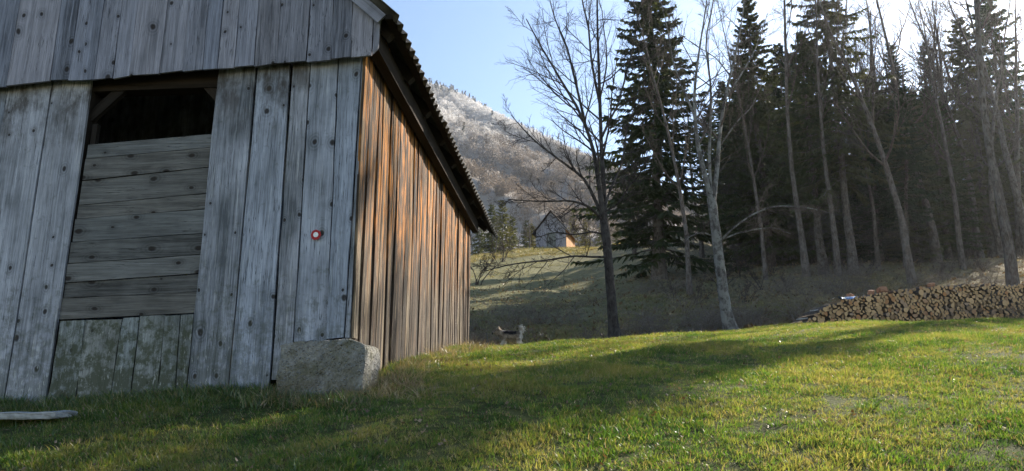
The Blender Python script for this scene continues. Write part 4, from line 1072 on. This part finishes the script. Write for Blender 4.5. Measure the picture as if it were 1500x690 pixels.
# ------------------------------------------------------------------ dog
def build_dog():
    x, y, z = spot(747, 16.2)
    root = empty('dog', (x, y, z), R(8)); root.scale = (1.15,) * 3
    tag(root, 'small shaggy dog with black back and raised pale curled tail trotting away', 'dog')
    # skeleton, nose towards -x; (x, y, z, radius)
    nodes = {'pelvis': (.155, 0, .250, .066), 'loin': (.07, 0, .255, .070), 'ribs': (-.03, 0, .245, .082), 'chest': (-.11, 0, .245, .080), 'neck': (-.180, 0, .285, .052), 'head': (-.235, 0, .305, .055),
             'brow': (-.272, 0, .294, .042), 'snout': (-.315, 0, .272, .025), 'nose': (-.335, 0, .268, .018),
             'ear_l': (-.220, -.038, .358, .022), 'ear_l2': (-.222, -.05, .392, .008), 'ear_r': (-.220, .038, .358, .022), 'ear_r2': (-.222, .05, .392, .008),
             't1': (.205, 0, .300, .028), 't2': (.235, 0, .350, .034), 't3': (.225, 0, .395, .036), 't4': (.190, 0, .412, .026), 't5': (.168, 0, .395, .014),
             'fl1': (-.11, -.05, .185, .036), 'fl2': (-.145, -.055, .105, .022), 'fl3': (-.170, -.055, .045, .018), 'fl4': (-.195, -.055, .020, .020),
             'fr1': (-.10, .05, .185, .036), 'fr2': (-.085, .055, .105, .022), 'fr3': (-.075, .055, .030, .018), 'fr4': (-.098, .055, .016, .020),
             'hl1': (.150, -.048, .185, .048), 'hl2': (.125, -.055, .135, .032), 'hl3': (.185, -.055, .085, .019), 'hl4': (.180, -.055, .025, .017), 'hl5': (.155, -.055, .014, .019),
             'hr1': (.170, .048, .185, .048), 'hr2': (.185, .055, .130, .030), 'hr3': (.245, .055, .085, .019), 'hr4': (.262, .055, .025, .017), 'hr5': (.240, .055, .014, .019)}
    keys = list(nodes); ed = [('pelvis', 'loin'), ('loin', 'ribs'), ('ribs', 'chest'), ('chest', 'neck'), ('neck', 'head'), ('head', 'brow'), ('brow', 'snout'), ('snout', 'nose'), ('head', 'ear_l'), ('ear_l', 'ear_l2'), ('head', 'ear_r'), ('ear_r', 'ear_r2'),
          ('pelvis', 't1'), ('t1', 't2'), ('t2', 't3'), ('t3', 't4'), ('t4', 't5'), ('chest', 'fl1'), ('fl1', 'fl2'), ('fl2', 'fl3'), ('fl3', 'fl4'), ('chest', 'fr1'), ('fr1', 'fr2'), ('fr2', 'fr3'), ('fr3', 'fr4'),
          ('pelvis', 'hl1'), ('hl1', 'hl2'), ('hl2', 'hl3'), ('hl3', 'hl4'), ('hl4', 'hl5'), ('pelvis', 'hr1'), ('hr1', 'hr2'), ('hr2', 'hr3'), ('hr3', 'hr4'), ('hr4', 'hr5')]
    me = bpy.data.meshes.new('body'); me.from_pydata([nodes[k][:3] for k in keys], [(keys.index(a), keys.index(b)) for a, b in ed], [])
    g = G('shaggy_dog_fur'); oc = g.n('ShaderNodeTexCoord').outputs['Object']; s = g.n('ShaderNodeSeparateXYZ', Vector=oc); n = g.noise(oc, 17, 5, .75)
    X, Z = s.outputs[0], s.outputs[2]; zn = g.math('ADD', Z, g.math('MULTIPLY_ADD', n, .16, -.08)); xn = g.math('ADD', X, g.math('MULTIPLY_ADD', n, .16, -.08))
    c = g.mix(g.maprange(n, .35, .65), (.13, .10, .075), (.55, .46, .36))
    sad = g.math('MULTIPLY', g.maprange(zn, .235, .262, 0, 1), g.math('MULTIPLY', g.maprange(xn, -.17, -.12, 0, 1), g.maprange(xn, .10, .18, 1, 0)))
    c = g.mix(sad, c, (.014, .014, .018))
    ridge = g.math('MULTIPLY', g.maprange(zn, .318, .328, 0, .6), g.maprange(xn, -.15, .0, 1, .4)); c = g.mix(g.math('MULTIPLY', ridge, sad), c, (.34, .33, .33))
    cream = g.ramp(n, [(.3, (.48, .42, .34)), (.7, (.78, .73, .65))])
    c = g.mix(g.maprange(xn, .16, .19, 0, 1), c, cream); c = g.mix(g.maprange(zn, .15, .12, 0, 1), c, cream); c = g.mix(g.maprange(xn, -.315, -.322, 0, 1), c, (.01, .01, .01))
    g.bsdf(c, .85, n, .01, .8, .15); me.materials.append(g.m)
    body = link('body', me, root)
    sk = body.modifiers.new('skin', 'SKIN'); sk.use_smooth_shade = True
    for i, k in enumerate(keys):
        v = me.skin_vertices[0].data[i]; v.radius = (nodes[k][3],) * 2; v.use_root = (k == 'pelvis')
    ss = body.modifiers.new('sub', 'SUBSURF'); ss.levels = 2; ss.render_levels = 2
    # shaggy coat: short tapered locks all over
    r = np.random.default_rng(3); P, Q = [], []
    seglist = [(a, b) for a, b in ed if not a.startswith(('brow', 'snout'))]
    for a, b in seglist:
        A, B = np.array(nodes[a]), np.array(nodes[b]); L = np.linalg.norm((B - A)[:3]); m = int(14 + 900 * L * (A[3] + B[3]) * 6)
        for _ in range(min(m, 160)):
            t = r.random(); c0 = A * (1 - t) + B * t; ax = unit((B - A)[:3]); per = unit(np.cross(ax, r.normal(0, 1, 3)))
            s0 = c0[:3] + per * c0[3] * .9; ll = r.uniform(.018, .045) * (1.3 if a[0] == 't' else 1) * (.5 if a[0] in 'fh' and a[1] in 'lr' else 1)
            d = unit(per * .7 + np.array([.5, 0, -.35]) if a[0] != 't' else per + ax * .6)
            P.append([s0, s0 + d * ll * .5, s0 + d * ll + np.array([0, 0, -ll * .3])]); Q.append([.0065, .005, .0012])
    V, Fq = tubes(np.array(P), np.array(Q), 3); o = link('coat', mesh('coat', V, Fq, [g.m]), root); o['kind'] = 'stuff'
build_dog()
# stick leaning in the dead grass left of the dog
sb = np.array(spot(716, 20.6)); V, Fq = knobby(np.array([[sb * 0 + (.05, 0, -.1), (0, 0, .15), (-.03, .01, .3), (-.05, 0, .42)]], dtype=float), np.array([[.022, .02, .017, .012]]), 6, rng)
tag(link('stick', mesh('stick', V, Fq, [M['bark_pale']], smooth=True), None, sb), 'short grey stick standing in dead grass left of the dog', 'stick')

# ------------------------------------------------------------------ grass, tussocks, litter
def in_barn(x, y, m=.02):
    p = np.stack([x - BC[0], y - BC[1]]); X = p[0] * cy - p[1] * sy; Y = p[0] * sy + p[1] * cy
    return (X < m) & (X > -8.2) & (Y > -m) & (Y < SIDE_L + .1)
def cone_points(n, d0, d1, a0=-.80, a1=.86, power=1.0):
    d = d0 + (d1 - d0) * rng.random(n) ** power; a = rng.uniform(a0, a1, n); return a * d, d
mixg = lambda r: 0 if r.random() < .85 else 1
GR = [tuft_mesh('grass_tuft_%d' % k, 18, .038 + .005 * k, .062, .0055, [M['grass'], M['dry']], .8, 300 + k, 3, mixg) for k in range(5)]
xs, ys = [], []
for d0, d1, n in ((2.2, 6, 30000), (6, 10, 34000), (10, 15, 32000), (15, 23, 36000)):
    x, y = cone_points(n, d0, d1); xs.append(x); ys.append(y)
x = np.concatenate(xs); y = np.concatenate(ys)
clump = .5 + .5 * np.sin(x * 2.1 + 1.3 * np.sin(y * 1.7)) * np.sin(y * 2.6 + np.sin(x * 1.9)); bare_ = (np.sin(x * 5.1 + 2 * np.sin(y * 3.1)) * np.sin(y * 6.3 + 1.5 * np.sin(x * 4.2)) > .62)
edge = 21.6 + .8 * np.sin(x * .9) + .5 * np.sin(x * 2.3)
keep = ~in_barn(x, y) & (rng.random(len(x)) < .62 + .38 * clump) & ~(bare_ & (rng.random(len(x)) < .7)) & (y < edge)
x, y, clump = x[keep], y[keep], clump[keep]
sc = (.66 + .5 * clump) * rng.uniform(.7, 1.3, len(x)) * (1 + .02 * np.maximum(y - 8, 0))
scatter('grass', np.stack([x, y, H(x, y) - .005], 1), rng.uniform(0, 6.28, len(x)), np.stack([sc * 1.1, sc * 1.1, sc * .9], 1), GR, label='short green meadow grass', cat='grass')
x2, y2 = cone_points(2600, 2.4, 17, power=.8); kp = ~in_barn(x2, y2) & (np.sin(x2 * 2.7 + 1.9 * np.sin(y2 * 2.1)) + np.sin(y2 * 3.3 + x2) > -.2); x2, y2 = x2[kp], y2[kp]
BT = [tuft_mesh('coarse_tuft_%d' % k, 18, .085, .035, .0075, [M['grass_lush'], M['grass']], .75, 380 + k, 4, lambda r: int(r.random() < .4)) for k in range(4)]
scatter('coarse_grass', np.stack([x2, y2, H(x2, y2) - .005], 1), rng.uniform(0, 6.28, len(x2)), rng.uniform(.55, 1.25, len(x2)), BT, label='coarser bright green tufts standing out of the short meadow', cat='grass')
# taller lush grass and straw along the foot of the barn and the block
TG = [tuft_mesh('tall_grass_%d' % k, 26, .135, .10, .008, [M['grass_lush'], M['dry']], .7, 320 + k, 4, lambda r: 0 if r.random() < .8 else 1) for k in range(3)]
n = 900; u = rng.uniform(-6, -.55, n); off = -np.abs(rng.normal(0, .16, n)) - .04; X, Y = from_barn(u, off); s1 = rng.uniform(.5, 1.1, n) * np.clip(1.1 + off * 1.2, .4, 1)
n2 = 130; u2 = rng.uniform(-.7, .3, n2); o2 = -rng.uniform(.24, .5, n2); X2, Y2 = from_barn(u2, o2); s2 = rng.uniform(.4, 1.0, n2)
n3 = 420; v3 = rng.uniform(.2, 7.4, n3); o3 = np.abs(rng.normal(0, .16, n3)) + .08; X3, Y3 = from_barn(o3, v3); s3 = rng.uniform(.3, .8, n3)
X, Y, s = np.concatenate([X, X2, X3]), np.concatenate([Y, Y2, Y3]), np.concatenate([s1, s2, s3])
scatter('tall_grass', np.stack([X, Y, H(X, Y) - .01], 1), rng.uniform(0, 6.28, len(X)), s, TG, label='taller rank grass along the foot of the barn', cat='grass')
DG = [tuft_mesh('straw_%d' % k, 30, .22, .12, .006, [M['dry'], M['litter']], 1.3, 330 + k, 4, lambda r: 0 if r.random() < .85 else 1) for k in range(3)]
n = 60; u = rng.normal(.30, .22, n); v = rng.normal(-.12, .3, n); X, Y = from_barn(u, v)
n2 = 110; v2 = rng.uniform(.2, 6.5, n2); u2 = .15 + np.abs(rng.normal(0, .3, n2)); X2, Y2 = from_barn(u2, v2)
n3 = 26; u3 = rng.uniform(-.6, .1, n3); X3, Y3 = from_barn(u3, -rng.uniform(.3, .5, n3))
X, Y = np.concatenate([X, X2, X3]), np.concatenate([Y, Y2, Y3]); kp = ~in_barn(X, Y, .0); X, Y = X[kp], Y[kp]
scatter('dry_grass', np.stack([X, Y, H(X, Y) - .01], 1), rng.uniform(0, 6.28, len(X)), rng.uniform(.35, .95, len(X)), DG, label='dry straw-coloured grass by the block and barn side', cat='grass', tilt=.6)
# fallen leaves on the meadow
def leaf_mesh(name, seed, m):
    r = np.random.default_rng(seed); Vs, Fs = [], []
    for k in range(3):
        c = r.normal(0, .03, 3) * (1, 1, 0); a = r.uniform(0, 6.28); d = np.array([math.cos(a), math.sin(a), r.normal(0, .3)]); w = np.array([-math.sin(a), math.cos(a), r.normal(0, .4)]); L, wd = r.uniform(.02, .04), r.uniform(.008, .014); b = len(Vs)
        Vs += [c, c + d * L * .5 + w * wd, c + d * L + np.array([0, 0, .008]), c + d * L * .5 - w * wd]; Fs += [(b, b + 1, b + 2), (b, b + 2, b + 3)]
    return mesh(name, Vs, Fs, [m])
LF = [leaf_mesh('leaf_%d' % k, 400 + k, M['litter']) for k in range(4)]
x, y = cone_points(4200, 2.5, 22, power=.8); kp = ~in_barn(x, y); x, y = x[kp], y[kp]
scatter('fallen_leaves', np.stack([x, y, H(x, y) + .02], 1), rng.uniform(0, 6.28, len(x)), rng.uniform(.45, 1.1, len(x)), LF, label='dead leaves scattered over the meadow', cat='leaves', tilt=.9)
# faded tussocks and leaf litter on the bank and under the trees
TS = [tuft_mesh('tussock_%d' % k, 24, .24, .14, .018, [M['tussock'], M['litter']], 1.25, 340 + k, 3, lambda r: 0 if r.random() < .85 else 1) for k in range(4)]
xs, ys = [], []
for d0, d1, n in ((21.6, 27, 9000), (27, 36, 9000), (36, 62, 9000), (62, 110, 7000)):
    x, y = cone_points(n, d0, d1, -.2, .8); xs.append(x); ys.append(y)
x, y = np.concatenate(xs), np.concatenate(ys); edge = 21.4 + .8 * np.sin(x * .9) + .5 * np.sin(x * 2.3); kp = y > edge; x, y = x[kp], y[kp]
s = rng.uniform(.4, 1.15, len(x)) * (.85 + .35 * np.sin(x * .8) * np.sin(y * .6)) * np.where(y > 30, .75, 1.0)
lf = x < 7.5 + 1.5 * np.sin(y * .8) + .12 * (y - 24); TO = [tuft_mesh('olive_tussock_%d' % k, 26, .15, .16, .014, [M['olive'], M['tussock']], 1.1, 350 + k, 3, lambda r: 0 if r.random() < .75 else 1) for k in range(3)]
xo, yo, so2 = x[lf], y[lf], s[lf]
scatter('olive_grass', np.stack([xo, yo, H(xo, yo) - .02], 1), rng.uniform(0, 6.28, len(xo)), so2, TO, label='olive green rough grass on the slope below the small hut', cat='grass', tilt=.4)
x, y, s = x[~lf], y[~lf], s[~lf] * .75
scatter('tussock_grass', np.stack([x, y, H(x, y) - .02], 1), rng.uniform(0, 6.28, len(x)), s, TS, label='faded tussocks and dead stalks covering the bank', cat='grass', tilt=.5)

def bramble_mesh(name, seed):
    r = np.random.default_rng(seed); K = 16; s_ = np.linspace(0, 1, 5); az = r.uniform(0, 6.28, K); L = r.uniform(.4, 1.0, K); b = r.normal(0, .12, (K, 2)); hgt = r.uniform(.15, .45, K)
    P = np.stack([b[:, :1] + np.cos(az)[:, None] * L[:, None] * s_, b[:, 1:] + np.sin(az)[:, None] * L[:, None] * s_, hgt[:, None] * np.sin(s_ * 2.6)[None] * 1.2], 2) + r.normal(0, .02, (K, 5, 3))
    q = np.linspace(.007, .003, 5)[None].repeat(K, 0); B, qb = grow(P, q, 4, .2, .5, 1, .7, .8, 0, .15, 4, r, .2, .003)
    return mesh(name, *join_np([tubes(P, q, 3), tubes(B, qb, 3)]), [M['bramble']])
BR = [bramble_mesh('bramble_%d' % k, 450 + k) for k in range(4)]
x, y = cone_points(380, 22.2, 34, -.12, .72, 1.3); kp = rng.random(len(x)) < .45 + .55 * np.sin(x * .5 + 1) * np.sin(y * .7); x, y = x[kp], y[kp]
scatter('brambles', np.stack([x, y, H(x, y)], 1), rng.uniform(0, 6.28, len(x)), rng.uniform(.6, 1.3, len(x)), BR, label='dead bramble stems and fallen sticks on the bank', cat='brambles', tilt=.4)
FG = [tuft_mesh('field_grass_%d' % k, 26, .16, .30, .03, [M['field']], .8, 360 + k, 2) for k in range(3)]
x, y = cone_points(12000, 62, 120, -.12, .55); scatter('field_grass', np.stack([x, y, H(x, y) - .02], 1), rng.uniform(0, 6.28, len(x)), rng.uniform(.7, 1.5, len(x)), FG, label='yellowish short grass on the sunny rise around the small hut', cat='grass')

x, y = cone_points(5200, 21.8, 44, -.15, .78, 1.4); LB = [leaf_mesh('bank_leaf_%d' % k, 470 + k, M['litter']) for k in range(3)]
scatter('leaf_litter', np.stack([x, y, H(x, y) + .05], 1), rng.uniform(0, 6.28, len(x)), rng.uniform(1.5, 4.0, len(x)), LB, label='brown fallen leaves lying over the bank and wood floor', cat='leaves', tilt=.6)

# ------------------------------------------------------------------ forest on the mountain (one mass)
def crown_mesh(name, seed, n, shape, m, tri):
    r = np.random.default_rng(seed); d = unit(r.normal(0, 1, (n, 3))); rad = r.uniform(.45, 1, (n, 1)) ** .6
    if shape == 'round': c = d * rad * np.array([.5, .5, .5]) + np.array([0, 0, .55])
    else:
        t = r.random((n, 1)) ** 1.3; a = r.uniform(0, 6.28, (n, 1)); q = (1 - t) * .24 * r.uniform(.3, 1, (n, 1)); c = np.concatenate([q * np.cos(a), q * np.sin(a), t * 1.3 + .05], 1)
    u = unit(r.normal(0, 1, (n, 3))); v = unit(np.cross(u, r.normal(0, 1, (n, 3)))); s = r.uniform(.6, 1.2, (n, 1)) * tri
    V = np.stack([c + u * s, c + v * s * .5, c - u * s, c - v * s * .5], 1).reshape(-1, 3); return mesh(name, V, np.arange(4 * n).reshape(-1, 4), [m])
def frost_mat(name, low, high, z0, z1):
    g = G(name); pos = g.n('ShaderNodeNewGeometry').outputs['Position']; z = g.n('ShaderNodeSeparateXYZ', Vector=pos).outputs[2]; rnd = g.n('ShaderNodeObjectInfo').outputs['Random']
    zz = g.math('ADD', z, g.math('ADD', g.math('MULTIPLY_ADD', rnd, 50, -25), g.math('MULTIPLY_ADD', g.noise(pos, .02, 3), 120, -60)))
    lo = g.mix(rnd, low[0], low[1]); hi = g.mix(rnd, high[0], high[1])
    c = g.mix(g.maprange(zz, z0, z1), lo, hi); d = g.n('ShaderNodeBsdfDiffuse', Color=c); t = g.n('ShaderNodeBsdfTranslucent', Color=c); m = g.n('ShaderNodeMixShader', Fac=.45); g.set(m.inputs[1], d); g.set(m.inputs[2], t); g.t.links.new(m.outputs[0], g.out.inputs[0]); return g.m
FM = frost_mat('frosted_beech_twigs', ((.11, .09, .072), (.21, .17, .135)), ((.44, .42, .405), (.74, .73, .72)), 150, 230)
FS = frost_mat('frosted_spruce', ((.035, .042, .03), (.06, .065, .04)), ((.11, .12, .12), (.22, .23, .235)), 170, 270)
def mountain_pts(n, v0, v1, u0=.15, u1=.85):
    u = rng.uniform(u0, u1, n) * 159; v = rng.uniform(v0, v1, n) / 1.45 * 59; i = np.minimum(u.astype(int), 158); j = np.minimum(v.astype(int), 58); a, b = (u - i)[:, None], (v - j)[:, None]
    return MT[j, i] * (1 - a) * (1 - b) + MT[j, i + 1] * a * (1 - b) + MT[j + 1, i] * (1 - a) * b + MT[j + 1, i + 1] * a * b
CM = [crown_mesh('beech_crown_%d' % k, 500 + k, 170, 'round', FM, .065) for k in range(4)]
CS = [crown_mesh('spruce_crown_%d' % k, 510 + k, 110, 'cone', FS, .10) for k in range(3)]
p = mountain_pts(15000, .0, 1.03)
s = rng.uniform(4, 7.5, len(p)); scatter('mountain_forest', p, rng.uniform(0, 6.28, len(p)), np.stack([s, s, s * 1.15], 1), CM, label='frosted leafless forest covering the mountainside', cat='forest')
p = np.concatenate([mountain_pts(260, .90, 1.03, .10, .42), mountain_pts(160, .0, .75)]); s = rng.uniform(6, 12, len(p)) * np.where(np.arange(len(p)) < 260, .8, .8)
scatter('mountain_spruces', p, rng.uniform(0, 6.28, len(p)), s, CS, label='dark frosted spruces along the mountain ridge', cat='forest')

# ------------------------------------------------------------------ morning haze over the whole place
hz = box_mesh('haze', -960, 970, -75, 1550, -12, 470)
hm = bpy.data.materials.new('thin_haze'); hm.use_nodes = True; ht = hm.node_tree; ht.nodes.clear()
ho = ht.nodes.new('ShaderNodeOutputMaterial'); hv = ht.nodes.new('ShaderNodeVolumePrincipled')
hv.inputs['Color'].default_value = (.86, .92, 1, 1); hv.inputs['Density'].default_value = 0.00017; hv.inputs['Anisotropy'].default_value = .78
ht.links.new(hv.outputs[0], ho.inputs['Volume']); hz.materials.append(hm)
tag(link('haze', hz), kind='stuff')
